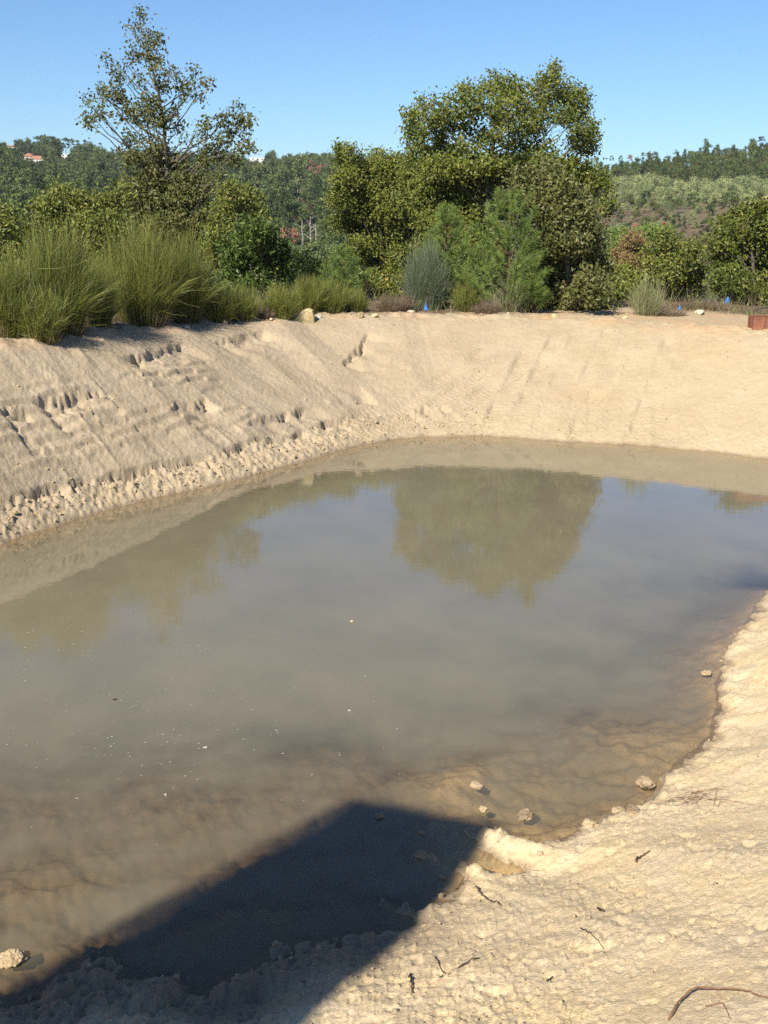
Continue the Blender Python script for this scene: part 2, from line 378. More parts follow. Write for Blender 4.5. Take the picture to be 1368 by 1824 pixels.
def bank(x, y):
    """signed distance to the waterline (+ outside) and arc length along it"""
    x = np.asarray(x, float).ravel(); y = np.asarray(y, float).ravel()
    best = np.full(x.shape, 1e18); bs = np.zeros(x.shape); ins = np.zeros(x.shape, bool)
    for i in range(len(PA)):
        ax, ay = PA[i]; bx, by = PB[i]; dx, dy = bx - ax, by - ay
        t = np.clip(((x - ax) * dx + (y - ay) * dy) / (dx * dx + dy * dy), 0, 1)
        q = (x - ax - t * dx) ** 2 + (y - ay - t * dy) ** 2
        m = q < best; best[m] = q[m]; bs[m] = SEGS[i] + t[m] * SEGL[i]
        if by != ay:
            c = ((ay > y) != (by > y)) & (x < (bx - ax) * (y - ay) / (by - ay) + ax); ins ^= c
    d = np.sqrt(best); return np.where(ins, -d, d), bs
ridge_x = np.array([-1500, -500, 0, 60, 120, 200, 300, 450, 560, 640, 720, 850, 1000, 1060, 1130, 1200, 1280, 1368, 1800, 2600])
ridge_y = np.array([278, 293, 306, 297, 300, 309, 318, 324, 318, 321, 328, 334, 334, 326, 318, 312, 304, 292, 266, 276])
def ridge(az):
    xp = CX + F_PX * np.tan(np.clip(az, -0.9, 0.9)) * 0.97
    yr = np.interp(xp, ridge_x, ridge_y)
    R = np.interp(xp, [700, 1050], [930.0, 560.0])
    return R, CAM_H + (HZ + (xp - CX) * 0.0157 - yr) / F_PX * R * 1.03
def z_far(x, y):
    r = np.hypot(x, y); az = np.arctan2(x, y)
    R, zr = ridge(az)
    drop = -17 * sstep(45, 210, r)
    t = np.clip((r - 210) / (R - 210), 0, 1.0)
    back = sstep(0, 600, r - R) * -40
    z = drop + (zr + 17) * (t ** 0.85) * sstep(0, 0.05, t) + back
    return np.where(np.abs(az) > 1.2, -17 * sstep(45, 210, r), z) + sstep(250, 400, r) * 2.5 * fbm(x * 0.012, y * 0.012, 91, 3)
S_KEY = [bank(*[[v] for v in on(px_, py_, 0)[:2]])[1][0] for px_, py_ in ((0, 968), (330, 876), (600, 804), (800, 778), (1000, 787), (1368, 818))]
def crest(x, y, s):
    """slope, crest height and crest distance of the bank at arc length s"""
    nearw = sstep(11.5, 7.0, y - 0.35 * np.maximum(x, 0))
    sl = np.interp(s, S_KEY, [0.86, 0.66, 0.47, 0.325, 0.325, 0.41]) * (1 - nearw) + 0.36 * nearw
    top = np.interp(s, S_KEY, [2.2, 2.1, 2.0, 1.9, 1.9, 1.83]) * (1 - nearw) + 2.45 * nearw
    return sl, top, top / sl, nearw
def base_z(x, y, d=None, s=None):
    x = np.asarray(x, float).ravel(); y = np.asarray(y, float).ravel()
    if d is None: d, s = bank(x, y)
    slope, top, dc, nearw = crest(x, y, s)
    k = 0.13
    a = slope * np.maximum(d, 0)
    zb = -np.log(np.exp(-a / k) + np.exp(-top / k)) * k + k * np.log(1 + np.exp(-top / k)) * np.exp(-np.maximum(d, 0))
    fall = np.where(y > 6, np.maximum(d - dc - 5.0 - 3.0 * sstep(3, 9, x), 0), 0)
    zb = zb - 0.13 * fall * sstep(0, 6, fall)
    r = np.hypot(x, y)
    zb = np.maximum(zb, -6.5)
    wf = sstep(45, 90, r)
    zb = zb * (1 - wf) + (z_far(x, y) - 6.5 * (1 - sstep(90, 210, r))) * wf
    # under water: shallow shelf on the near side, deep at the far banks
    di = np.maximum(-d, 0)
    shelf = 0.012 + 0.024 * np.minimum(di, 3.2) + 0.35 * sstep(7.8, 11.0, y + 0.25 * x + 0.15 * (x < 0) * x) * sstep(0.0, 2.0, di)
    deep = np.minimum(0.30 * di, 1.2)
    zu = -(shelf * nearw + deep * (1 - nearw))
    return np.where(d >= 0, zb, zu)
def hit(x, y):
    """where a viewing ray meets the bank"""
    d = ray(x, y); t = np.linspace(3, 80, 1500); P = CAM + t[:, None] * d
    z = base_z(P[:, 0], P[:, 1]); k = np.argmax(P[:, 2] < np.maximum(z, 0)); return P[k] if P[k, 2] < np.maximum(z[k], 0) + 0.01 else P[-1]
def seg_dist(x, y, a, b):
    dx, dy = b[0] - a[0], b[1] - a[1]; L = math.hypot(dx, dy)
    t = ((x - a[0]) * dx + (y - a[1]) * dy) / (L * L); tc = np.clip(t, 0, 1)
    return np.hypot(x - a[0] - tc * dx, y - a[1] - tc * dy), t, L
S_L = bank(*[[v] for v in on(0, 968, 0)[:2]])[1][0]; S_M = bank(*[[v] for v in on(700, 784, 0)[:2]])[1][0]
S_R = bank(*[[v] for v in on(1368, 818, 0)[:2]])[1][0]
track_px = [((965, 583), (868, 768)), ((998, 590), (900, 790)), ((1090, 585), (985, 795)), ((1118, 590), (1014, 795)), ((905, 640), (640, 775)),
            ((875, 625), (620, 745)), ((935, 655), (690, 785)), ((760, 700), (600, 775)), ((1200, 600), (1120, 800)), ((1232, 600), (1155, 800))]
TRACKS = [(hit(*a)[:2], hit(*b)[:2]) for a, b in track_px]
ledge_px = [((60, 722), (195, 703)), ((0, 735), (50, 740)), ((215, 640), (330, 612)), ((610, 652), (655, 594)), ((300, 735), (370, 712)), ((440, 760), (560, 722)), ((640, 690), (672, 722)), ((720, 738), (790, 722)), ((380, 612), (470, 590))]
LEDGES = [(hit(*a)[:2], hit(*b)[:2]) for a, b in ledge_px]
mud_px = [((778, 1466), (880, 1494), 0.055, 0.085), ((728, 1520), (838, 1550), 0.06, 0.10), ((690, 1608), (748, 1632), 0.06, 0.09), ((505, 1690), (640, 1672), 0.07, 0.06),
          ((95, 1775), (185, 1690), 0.10, 0.10), ((265, 1725), (275, 1678), 0.03, 0.05), ((195, 1712), (212, 1722), 0.03, 0.06), ((90, 1668), (180, 1634), 0.06, 0.015), ((410, 1775), (480, 1750), 0.10, 0.08)]
MUD = [(on(*a, 0)[:2], on(*b, 0)[:2], s, h) for a, b, s, h in mud_px]
def full_z(x, y):
    x = np.asarray(x, float).ravel(); y = np.asarray(y, float).ravel()
    d, s = bank(x, y)
    r = np.hypot(x, y)
    rough = 0.10 * perlin(x * 1.3, y * 1.3, 5) + 0.07 * perlin(x * 4, y * 4, 6) + 0.035 * perlin(x * 11, y * 11, 7)
    near = sstep(11.5, 9.0, y - 0.35 * np.maximum(x, 0)); farm = 1 - near
    dd = d + rough * np.where(near > 0.5, 0.9, 0.35) * (0.06 + 0.94 * np.exp(-(d / 0.35) ** 2))
    z = base_z(x, y, dd, s)
    sl_, top_, dcr, _ = crest(x, y, s)
    dn = np.where(d > dcr, 6.4 + (d - dcr), np.maximum(d, 0) * 6.4 / dcr)   # 6.4 at the crest whatever the slope
    dn = np.where(farm > 0.5, dn, d)
    near_r = sstep(70, 40, r)
    bm = farm * sstep(0.0, 0.4, dn) * (1 - sstep(6.0, 7.2, dn))
    left = sstep(S_M + 1.0, S_M - 1.5, s)
    # dragged streaks running straight down the slope
    st = 0.030 * perlin(s * 2.2 + 0.25 * perlin(s * 0.6, dn * 0.8, 2), dn * 0.22, 21) + 0.012 * perlin(s * 7.0, dn * 0.5, 22)
    rg = 0.045 * np.clip(1 - np.abs(perlin(s * 1.5, dn * 0.10, 23)) * 6, 0, 1) ** 2 * sstep(-0.1, 0.3, perlin(s * 1.5 + 9, dn * 0.7, 24))
    grit = 0.010 * perlin(x * 17, y * 17, 25) + 0.008 * perlin(x * 37, y * 37, 26) + 0.012 * np.clip(perlin(x * 9, y * 9, 27), 0.15, 1)
    z = z + bm * (st * (0.35 + 0.4 * left) + rg * left * 0.8 + grit * (0.95 + 0.05 * left))
    # stepped bucket marks on the left bank
    lane = np.floor(s / 0.62 + 0.25 * perlin(s, dn * 0.3, 31)); ph = dn / 0.46 + hash01(lane, 3) * 7 + 0.25 * perlin(s * 1.5, dn * 1.5, 32)
    fr = ph - np.floor(ph)
    stm = sstep(-0.3, 0.1, perlin(s * 0.55 + 3, dn * 0.5, 33)) * sstep(1.5, 2.0, dn) * sstep(5.2, 4.2, dn) * left
    z = z + bm * stm * 0.070 * (np.clip(fr / 0.10, 0, 1) - fr)
    # gouge line with crumbled soil below it
    d0 = 1.15 + 0.16 * perlin(s * 0.8, s * 0 + 0.5, 41) + 0.10 * perlin(s * 3.2, s * 0, 42)
    g = (0.22 * np.clip(0.40 + 1.1 * perlin(s * 1.1, dn * 0, 43), 0, 1) + 0.30 * np.clip(perlin(s * 8.5, dn * 3.5, 44), 0, 1)) * (0.12 + 0.88 * left) * sstep(S_M + 3, S_M - 0.5, s)
    below = np.where(dn < d0, np.exp(-(d0 - dn) / 0.30), sstep(d0 + 0.05, d0, dn))
    z = z - farm * sstep(0.1, 0.6, dn) * g * below
    crumb = sstep(d0 + 0.1, d0 - 0.15, dn) * sstep(-0.05, 0.15, dn) * farm
    z = z + crumb * (0.035 * np.abs(perlin(x * 6, y * 6, 51)) + 0.045 * np.clip(perlin(x * 13, y * 13, 52), -0.1, 1) + 0.025 * perlin(x * 27, y * 27, 53)) * (0.45 + 0.55 * left)
    # short scarps
    for k, (a, b) in enumerate(LEDGES):
        q, t, L = seg_dist(x, y, a, b); m = (q < 0.8)
        if not m.any(): continue
        nx, ny = b[1] - a[1], -(b[0] - a[0]); n_ = math.hypot(nx, ny); nx, ny = nx / n_, ny / n_
        side = (x - a[0]) * nx + (y - a[1]) * ny + 0.10 * perlin(x * 2.2, y * 2.2, 60 + k) + 0.05 * perlin(x * 8, y * 8, 70 + k) + 0.02 * perlin(x * 20, y * 20, 75 + k)
        prof = np.where(side > 0, np.exp(-side / 0.40), sstep(-0.05, 0, side))
        z = z - np.where(m, np.clip(0.13 + 0.14 * perlin(x * 2.5, y * 2.5, 170 + k), 0.0, 0.26) * prof * sstep(-0.02, 0.12, t) * sstep(1.02, 0.88, t), 0)
    # crawler tracks on the back bank
    for k, (a, b) in enumerate(TRACKS):
        q, t, L = seg_dist(x, y, a, b); m = q < 0.5
        bars = np.sin(t * L / 0.13 * 2 * math.pi)
        body = sstep(0.20, 0.12, q) * sstep(-0.02, 0.05, t) * sstep(1.02, 0.95, t)
        lip = np.exp(-((q - 0.25) / 0.06) ** 2) * 0.03
        z = z + np.where(m, (-0.034 * body + 0.016 * body * bars + lip * sstep(0, 0.05, t) * sstep(1, 0.95, t)) * np.clip(0.4 + 1.1 * perlin(x * 1.3, y * 1.3, 80 + k), 0, 1.3), 0)
    # general roughness
    lump = perlin(x * 0.9, y * 0.9, 61)
    amp = sstep(-0.3, 0.5, perlin(x * 1.1 + 5, y * 1.1, 62))
    z = z + near_r * np.where(d > 0, 1, 0.6) * sstep(-0.2, 0.6, d + 0.25) * (0.022 * lump + 0.008 * perlin(x * 3.1, y * 3.1, 63))
    z = z + near_r * sstep(0.0, 0.2, d) * (0.25 + 1.1 * amp) * (0.005 * perlin(x * 8, y * 8, 64) + 0.006 * perlin(x * 19, y * 19, 65) + 0.0055 * perlin(x * 41, y * 41, 66))
    # near bank: dragged bucket streaks across, clods by the water
    nb = near * sstep(0.0, 0.3, d)
    u = x * 0.94 + y * 0.34; v = -x * 0.34 + y * 0.94
    z = z + nb * (0.014 * perlin(u * 0.5, v * 1.6, 71) + 0.0035 * perlin(u * 1.2, v * 7, 72))
    am2 = sstep(-0.25, 0.45, perlin(x * 0.9 + 3, y * 0.9, 182))
    z = z + nb * (0.002 + 0.0035 * am2) * (perlin(x * 5.5, y * 5.5, 183) + 0.6 * perlin(x * 12, y * 12, 184)) + nb * 0.014 * np.clip(perlin(x * 15, y * 15, 185) - 0.36, 0, 1) * (0.2 + am2) + nb * 0.026 * np.clip(perlin(x * 31, y * 31, 186) - 0.25, 0, 1) * (0.35 + am2)
    pit = np.clip(perlin(x * 6.5, y * 6.5, 73) - 0.36, 0, 1) * sstep(-0.2, 0.4, perlin(x * 1.3, y * 1.3, 74))
    z = z - nb * 0.08 * pit - nb * 0.03 * np.clip(perlin(x * 20, y * 20, 187) - 0.34, 0, 1)
    edge = near * np.exp(-((d - 0.05) / 0.22) ** 2)
    z = z + edge * (0.030 * np.clip(perlin(x * 4, y * 4, 75), 0, 1) + 0.022 * np.clip(perlin(x * 11, y * 11, 76), 0, 1) + 0.014 * perlin(x * 26, y * 26, 176))
    dark = near * sstep(0.5, -1.2, x) * sstep(-0.05, 0.15, d)
    z = z + dark * (0.040 * np.abs(perlin(x * 3, y * 3, 77)) + 0.018 * perlin(x * 9, y * 9, 78) + 0.016 * perlin(x * 20, y * 20, 79) + 0.012 * perlin(x * 40, y * 40, 179))
    # shallow bed: silt mounds
    bed = near * sstep(0.1, -0.3, d)
    z = z + bed * (0.085 * perlin(u * 0.8, v * 1.3, 81) + 0.055 * perlin(u * 2.2, v * 3.2, 82) + 0.034 * perlin(x * 6, y * 6, 83) + 0.014 * perlin(x * 15, y * 15, 84) - 0.06)
    z = np.where(bed > 0.5, np.minimum(z, -0.006 + 0.004 * perlin(x * 9, y * 9, 85)), z)
    for k, (a, b, wd, h) in enumerate(MUD):
        q, t, L = seg_dist(x, y, a, b); m = q < wd * 4
        qq = q / wd + 0.5 * perlin(x * 9, y * 9, 88 + k)
        bump = h * np.exp(-qq * qq) * 1.5 * (0.75 + 0.8 * perlin(x * 7, y * 7, 96 + k) + 0.4 * perlin(x * 18, y * 18, 106 + k))
        z = z + np.where(m, np.clip(bump, 0, h * (0.62 + 0.25 * perlin(x * 14, y * 14, 116))), 0)
    # soil lumps along the crest
    cr = farm * np.exp(-((dn - 6.9) / 0.6) ** 2) * near_r
    z = z + cr * (0.07 * np.clip(perlin(x * 1.6, y * 1.6, 121), 0, 1) + 0.06 * np.clip(perlin(x * 4.2, y * 4.2, 122), 0, 1) + 0.02 * perlin(x * 12, y * 12, 123))
    return z, d, s, farm, near, dn
def gz(x, y): return float(full_z([x], [y])[0][0])

def polar(rs, azs, closed):
    R, A = np.meshgrid(rs, azs, indexing='ij'); x = R * np.sin(A); y = R * np.cos(A)
    nr, na = R.shape
    i, j = np.meshgrid(np.arange(nr - 1), np.arange(na - 1), indexing='ij')
    a = (i * na + j).ravel(); Q = np.stack([a, a + 1, a + na + 1, a + na], 1)
    if closed:
        i = np.arange(nr - 1); Q = np.vstack([Q, np.stack([i * na + na - 1, i * na, (i + 1) * na, (i + 1) * na + na - 1], 1)])
    return x.ravel(), y.ravel(), Q
azs = np.concatenate([np.linspace(-math.pi, -1.1, 30)[:-1], np.linspace(-1.1, -0.39, 110)[:-1], np.linspace(-0.39, 0.39, 660)[:-1], np.linspace(0.39, 1.1, 110)[:-1], np.linspace(1.1, math.pi, 30)[:-1]])
rs1 = [0.8]
while rs1[-1] < 60: rs1.append(rs1[-1] * (1.03 if rs1[-1] < 3.4 else (1.0045 if rs1[-1] < 13.5 else (1.0021 if rs1[-1] < 30 else 1.03))))
rs1 = np.array(rs1)
X, Y, Q = polar(rs1, azs, True)
Z, D, S, FM, NM, DN = full_z(X, Y)
xp, yp = project(np.stack([X, Y, Z], 1))
vis = (Y > 1)
wet = sstep(0.045, 0.0, Z + 0.02 * perlin(X * 5, Y * 5, 201)) * np.where(D < 2.5, 1, 0)
wet = np.where(D < 0, np.where(NM > 0.5, 0.08 + 0.22 * sstep(0.3, 1.2, X), 0.5), wet * 0.8)
wet = np.where((D < 0) & (Z > -0.02), np.maximum(wet, 0.9 * sstep(-0.03, 0.02, Z)), wet)
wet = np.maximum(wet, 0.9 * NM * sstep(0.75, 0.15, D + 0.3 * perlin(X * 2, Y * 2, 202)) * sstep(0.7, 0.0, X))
yel = np.clip(sstep(S_M - 1.5, S_M + 5.0, S) * FM + NM * (0.75 + 0.5 * perlin(X * 0.8, Y * 0.8, 203)), 0, 1)
yel = np.clip(yel + 0.35 * FM * sstep(1.3, 0.6, DN) * (D > 0), 0, 1)
yel = np.clip(yel + 0.20 * perlin(X * 0.7, Y * 0.7, 204), 0, 1)
openr = sstep(3.2, 5.0, X) * 4.5
litter = FM * sstep(6.7, 7.5, DN + 0.5 * perlin(X * 1.2, Y * 1.2, 205) + 0.25 * perlin(X * 5, Y * 5, 206) - openr)
ochre = FM * (0.25 * sstep(5.9, 6.5, DN) * sstep(8.5, 7.2, DN) * sstep(-0.2, 0.4, perlin(X * 0.8, Y * 0.8, 207)) + 0.32 * sstep(6.0, 6.8, DN) * sstep(2.5, 5, X) * sstep(-0.3, 0.3, perlin(X * 0.9, Y * 1.4, 208)))
ochre = np.maximum(ochre, 0.10 * FM * sstep(0.25, 0.55, perlin(X * 0.5 + 3, Y * 0.5, 209)) * (D > 1.5) * sstep(2, 5, X))
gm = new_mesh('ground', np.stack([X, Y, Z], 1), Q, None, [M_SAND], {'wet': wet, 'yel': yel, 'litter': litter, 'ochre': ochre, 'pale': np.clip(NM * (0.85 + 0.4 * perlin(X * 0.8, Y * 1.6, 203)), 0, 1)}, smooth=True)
tag(link('ground', gm), 'bare pale sandy soil banks graded round the pond', kind='structure')

rs2 = [rs1[-1]]
while rs2[-1] < 2000: rs2.append(rs2[-1] * 1.035)
azh = np.concatenate([np.linspace(-math.pi, -0.8, 40)[:-1], np.linspace(-0.8, 0.8, 260)[:-1], np.linspace(0.8, math.pi, 40)[:-1]])
HX, HY, HQ = polar(np.array(rs2), azh, True)
HZv = base_z(HX, HY) - 0.15 * (np.hypot(HX, HY) < 61)
hxp, hyp = project(np.stack([HX, HY, np.minimum(HZv, 500)], 1))
heath = sstep(1030, 1120, hxp) * sstep(345, 362, hyp) * sstep(440, 415, hyp) * (HY > 100)
hm = new_mesh('hills', np.stack([HX, HY, HZv], 1), HQ, None, [M_HILL], {'heath': heath}, smooth=True)
tag(link('hills', hm), 'valley and low hills beyond the pond bank', kind='structure')

# water sheet: fine polar patch clipped to the pond surroundings
rw = [2.6]
while rw[-1] < 27: rw.append(rw[-1] * 1.012)
aw = np.linspace(-1.35, 1.1, 330)
wx, wy, wq = polar(np.array(rw), aw, False)
wz, wd, ws, _, _, _ = full_z(wx, wy)
keep = (wd < 0.9)
qk = keep[wq].all(1); wq = wq[qk]
used = np.unique(wq); remap = np.full(len(wx), -1); remap[used] = np.arange(len(used))
wm = new_mesh('water', np.stack([wx, wy, np.zeros_like(wx)], 1)[used], remap[wq], None, [M_WATER], {'depth': np.clip(-wz[used], 0, 3)}, smooth=True)
tag(link('water', wm), 'still murky brown pond water', kind='structure')

# ------------------------------------------------------------------ flat porch roof, unseen, added and shaped so its shadow falls on the shallows
SH = 11.5; topz = SH * math.tan(SUN_EL)
tipa, tipb = on(625, 1418, 0)[:2], on(892, 1462, 0)[:2]
lowa, lowb = on(0, 1757, 0)[:2], on(440, 1824, 0.62)[:2] + LH * 0.62 / math.tan(SUN_EL)
ea = tipa + (lowa - tipa) * 1.75; eb = tipb + (lowb - tipb) * 2.1
def prism(poly, z0, z1):
    n = len(poly); V = [(p[0], p[1], z0) for p in poly] + [(p[0], p[1], z1) for p in poly]
    Qs = [(i, (i + 1) % n, n + (i + 1) % n, n + i) for i in range(n)] + [(3, 2, 1, 0), (4, 5, 6, 7)]
    return np.array(V), np.array(Qs)
fp = [p - LH * SH for p in (ea, eb, tipb, tipa)]
zg = min(gz(*p) for p in fp) - 0.1
ctr = sum(fp) / 4
porch = empty('porch_roof', (ctr[0], ctr[1], zg), 'unseen flat roof on posts, added behind the viewer to cast the angular shadow on the shallows', 'roof')
Geo().add(*prism(fp, topz - 0.05, topz)).obj('shadow_slab', M_RENDER, porch)
for p in fp:
    c = ctr + (p - ctr) * 0.80; Geo().add(*prism([c + np.array(v) * 0.09 for v in ((-1, -1), (1, -1), (1, 1), (-1, 1))], zg, topz - 0.052)).obj('post', M_RENDER, porch)

# ------------------------------------------------------------------ air
m_, t_, o_ = mat('thin_haze')
vp = N(t_, 'ShaderNodeVolumePrincipled'); vp.inputs['Color'].default_value = (0.80, 0.88, 1.0, 1); vp.inputs['Density'].default_value = 0.00008; vp.inputs['Anisotropy'].default_value = 0.0
lk(t_, vp.outputs[0], o_.inputs['Volume'])
Vh, Qh = prism([(-2300, -2300), (2300, -2300), (2300, 2300), (-2300, 2300)], -62, 110)
tag(link('haze', new_mesh('haze', Vh, Qh, None, [m_])), 'thin autumn haze over the valley', kind='stuff')

# ------------------------------------------------------------------ vegetation builders
def bush_leaves(g, C, R, n_clump, per, rng, L, W, sig, tint0=0.0, shell=0.33, up=0.35, droop=0.0):
    """leaf clumps inside one ellipsoid"""
    c = C + in_ball(n_clump, rng, shell) * R
    off = rng.normal(0, 1, (n_clump, per, 3)) * sig
    P = (c[:, None] + off).reshape(-1, 3)
    sz = 0.45 + 0.95 * rng.random(len(P)) ** 0.8
    V, Q = leaf_quads(P, L * sz, W * sz, rng, up, droop)
    ct = np.repeat(np.clip(rng.normal(0.42, 0.22, n_clump) + tint0, 0, 1), per)
    ti = np.clip(ct + rng.normal(0, 0.17, len(P)), 0, 1)
    g.add(V, Q, None, np.repeat(ti, 4))
    return c
def oak(name, label, px_base, Yd, blobs, trunk_px, mat_leaf, seed, dens=1.0, L=0.112, W=0.066, depth=1.5, group=None, tr=0.11, cat='tree', bark=None, per=20, twigs=True, clump=0.13):
    rng = np.random.default_rng(seed)
    mpp = Yd / F_PX / math.cos(TH) * 0.985
    b0 = at(px_base, 500, Yd); zb = float(base_z([b0[0]], [b0[1]])[0])
    root = empty(name, (b0[0], b0[1], zb), label, cat, group)
    g = Geo(); wd = Geo()
    T = [np.array([b0[0], b0[1], zb - 0.15])]
    for (x, y) in trunk_px: T.append(at(x, y, Yd) + np.array([0, rng.normal(0, 0.12), 0]))
    T = np.array(T); TP = resample(T, max(8, len(T) * 4)); TP[1:-1] += rng.normal(0, 0.02, TP[1:-1].shape)
    rad = np.linspace(tr, 0.012, len(TP))
    wd.add(*tube(TP, rad, 7))
    for bl in blobs:
        x, y, r = bl[:3]; ry = bl[3] if len(bl) > 3 and bl[3] else r; dn = bl[4] if len(bl) > 4 else 1.0
        off = rng.normal(0, depth * 0.45) if len(bl) < 6 else bl[5]
        C = at(x, y, Yd + off); Rw = np.array([r, max(r, ry) * 0.95, ry]) * mpp
        area = math.pi * r * ry * mpp * mpp
        n = max(3, int(area * 64 * dn * dens))
        c = bush_leaves(g, C, Rw, n, per, rng, L, W, clump, rng.normal(0, 0.07))
        # limb from the trunk to this part of the crown, then twigs to some clumps
        hd = np.linalg.norm(TP[:, :2] - C[:2], axis=1); k = np.argmin(np.abs(TP[:, 2] - (C[2] - 0.15 - 0.75 * hd)) + 0.3 * hd); k = min(k, len(TP) - 2)
        br = wiggle(TP[k], C, 6, 0.05, rng); br[1:-1, 2] -= 0.05 * np.linalg.norm(C - TP[k])
        wd.add(*tube(br, np.linspace(max(0.012, rad[k] * 0.5), 0.010, 6), 5))
        if twigs:
            for q in c[rng.permutation(len(c))[:max(2, int(len(c) * 0.12))]]:
                wd.add(*tube(wiggle(br[3 if rng.random() < 0.5 else 5], q, 4, 0.06, rng), [0.010, 0.008, 0.006, 0.004], 3))
    wd.obj('trunk', bark or M_BARK, root, True)
    g.obj('crown', mat_leaf, root)
    return root
def broom(label, px, py, top, wpx, seed, m=None, n=1100, group=None, push=0.0, name='broom_bush', cat='shrub', spread=0.28, dry=0.07, wd=0.0085, Yd=None, bend=0.12, rfac=0.55):
    rng = np.random.default_rng(seed)
    b = hit(px, py) if Yd is None else at(px, py, Yd)
    if push: b = b + unit(np.array([b[0], b[1], 0])) * push
    zb = gz(b[0], b[1]); dist = np.linalg.norm(b - CAM)
    h = (py - top) * dist / F_PX * 1.12; rw = wpx * 0.5 * dist / F_PX
    root = empty(name, (b[0], b[1], zb), label, cat, group)
    bd = bend * 1.2
    def make(n, hs, width, tint_mu, rfac):
        a = rng.random(n) * 2 * math.pi; q = np.sqrt(rng.random(n))
        B = np.stack([np.cos(a) * q * rw * rfac, np.sin(a) * q * rw * rfac, np.full(n, -0.05)], 1)
        hh = h * hs * (1 - 0.35 * q ** 2) * (0.45 + 0.57 * rng.random(n) ** 1.2) * (0.82 + 0.2 * np.sin(a * 3 + seed) * q)
        lean = np.stack([np.cos(a) * q, np.sin(a) * q, np.zeros(n)], 1) * rw * (1 - rfac) + rng.normal(0, 0.05, (n, 3)) * hh[:, None]
        lean[:, 2] = 0
        t = np.linspace(0, 1, 5)[None, :, None]
        cur = rng.normal(0, bd * 0.4, (n, 1, 3)) * hh[:, None, None] * t * (1 - t) * 2; cur[..., 2] = 0
        P = B[:, None] + lean[:, None] * (t ** (0.8)) + np.array([0, 0, 1.0]) * hh[:, None, None] * t + cur
        return P, width, np.clip(rng.normal(tint_mu, 0.27, n), 0, 1)
    g = Geo(); n = int(n * 1.35)
    P, wdt, ti = make(n, 1.0, wd, 0.42, rfac)
    V, Q = strands(P, wdt, rng); g.add(V, Q, None, np.repeat(ti, 10))
    # side twigs in the upper part
    m2 = n * 2; k = rng.integers(0, n, m2); tt = rng.uniform(0.3, 0.9, m2)
    i0 = np.minimum((tt * 4).astype(int), 3); fr = (tt * 4 - i0)[:, None]
    S0 = P[k, i0] * (1 - fr) + P[k, i0 + 1] * fr
    dirn = unit(P[k, -1] - P[k, 0] + rng.normal(0, 0.30, (m2, 3)) * h)
    Ls = rng.uniform(0.12, 0.30, m2)[:, None] * h
    P2 = np.stack([S0, S0 + dirn * Ls * 0.5, S0 + dirn * Ls + np.array([0, 0, 0.03]) * h], 1)
    V, Q = strands(P2, wdt * 0.7, rng); g.add(V, Q, None, np.repeat(np.clip(ti[k] + rng.normal(0, 0.1, m2), 0, 1), 6))
    # arching outer stems
    m3 = n // 7 if rfac < 0.8 else n // 40; a = rng.random(m3) * 2 * math.pi; o3 = np.stack([np.cos(a), np.sin(a), 0 * a], 1); t = np.linspace(0, 1, 5)[None, :, None]
    L3 = h * rng.uniform(0.35, 0.7, m3)[:, None, None]
    P3 = o3[:, None] * (rw * 0.4 + L3 * 0.55 * t) + np.array([0, 0, 1.0]) * L3 * (t - 0.45 * t * t)
    V, Q = strands(P3, wdt, rng); g.add(V, Q, None, np.repeat(np.clip(rng.normal(0.45, 0.2, m3), 0, 1), 10))
    g.V = [v + np.array(root.location) for v in g.V]
    tag(g.obj('stems', m or M_BROOM, root), kind='stuff')
    # brown dead stems at the foot
    g2 = Geo(); P, wdt, ti = make(max(30, int(n * 0.22)), 0.30, wd, 0.35, 0.75)
    V, Q = strands(P, wdt, rng); g2.add(V + np.array(root.location), Q, None, np.repeat(ti, 10)); tag(g2.obj('dead_stems', M_DRY, root), kind='stuff')
    return root
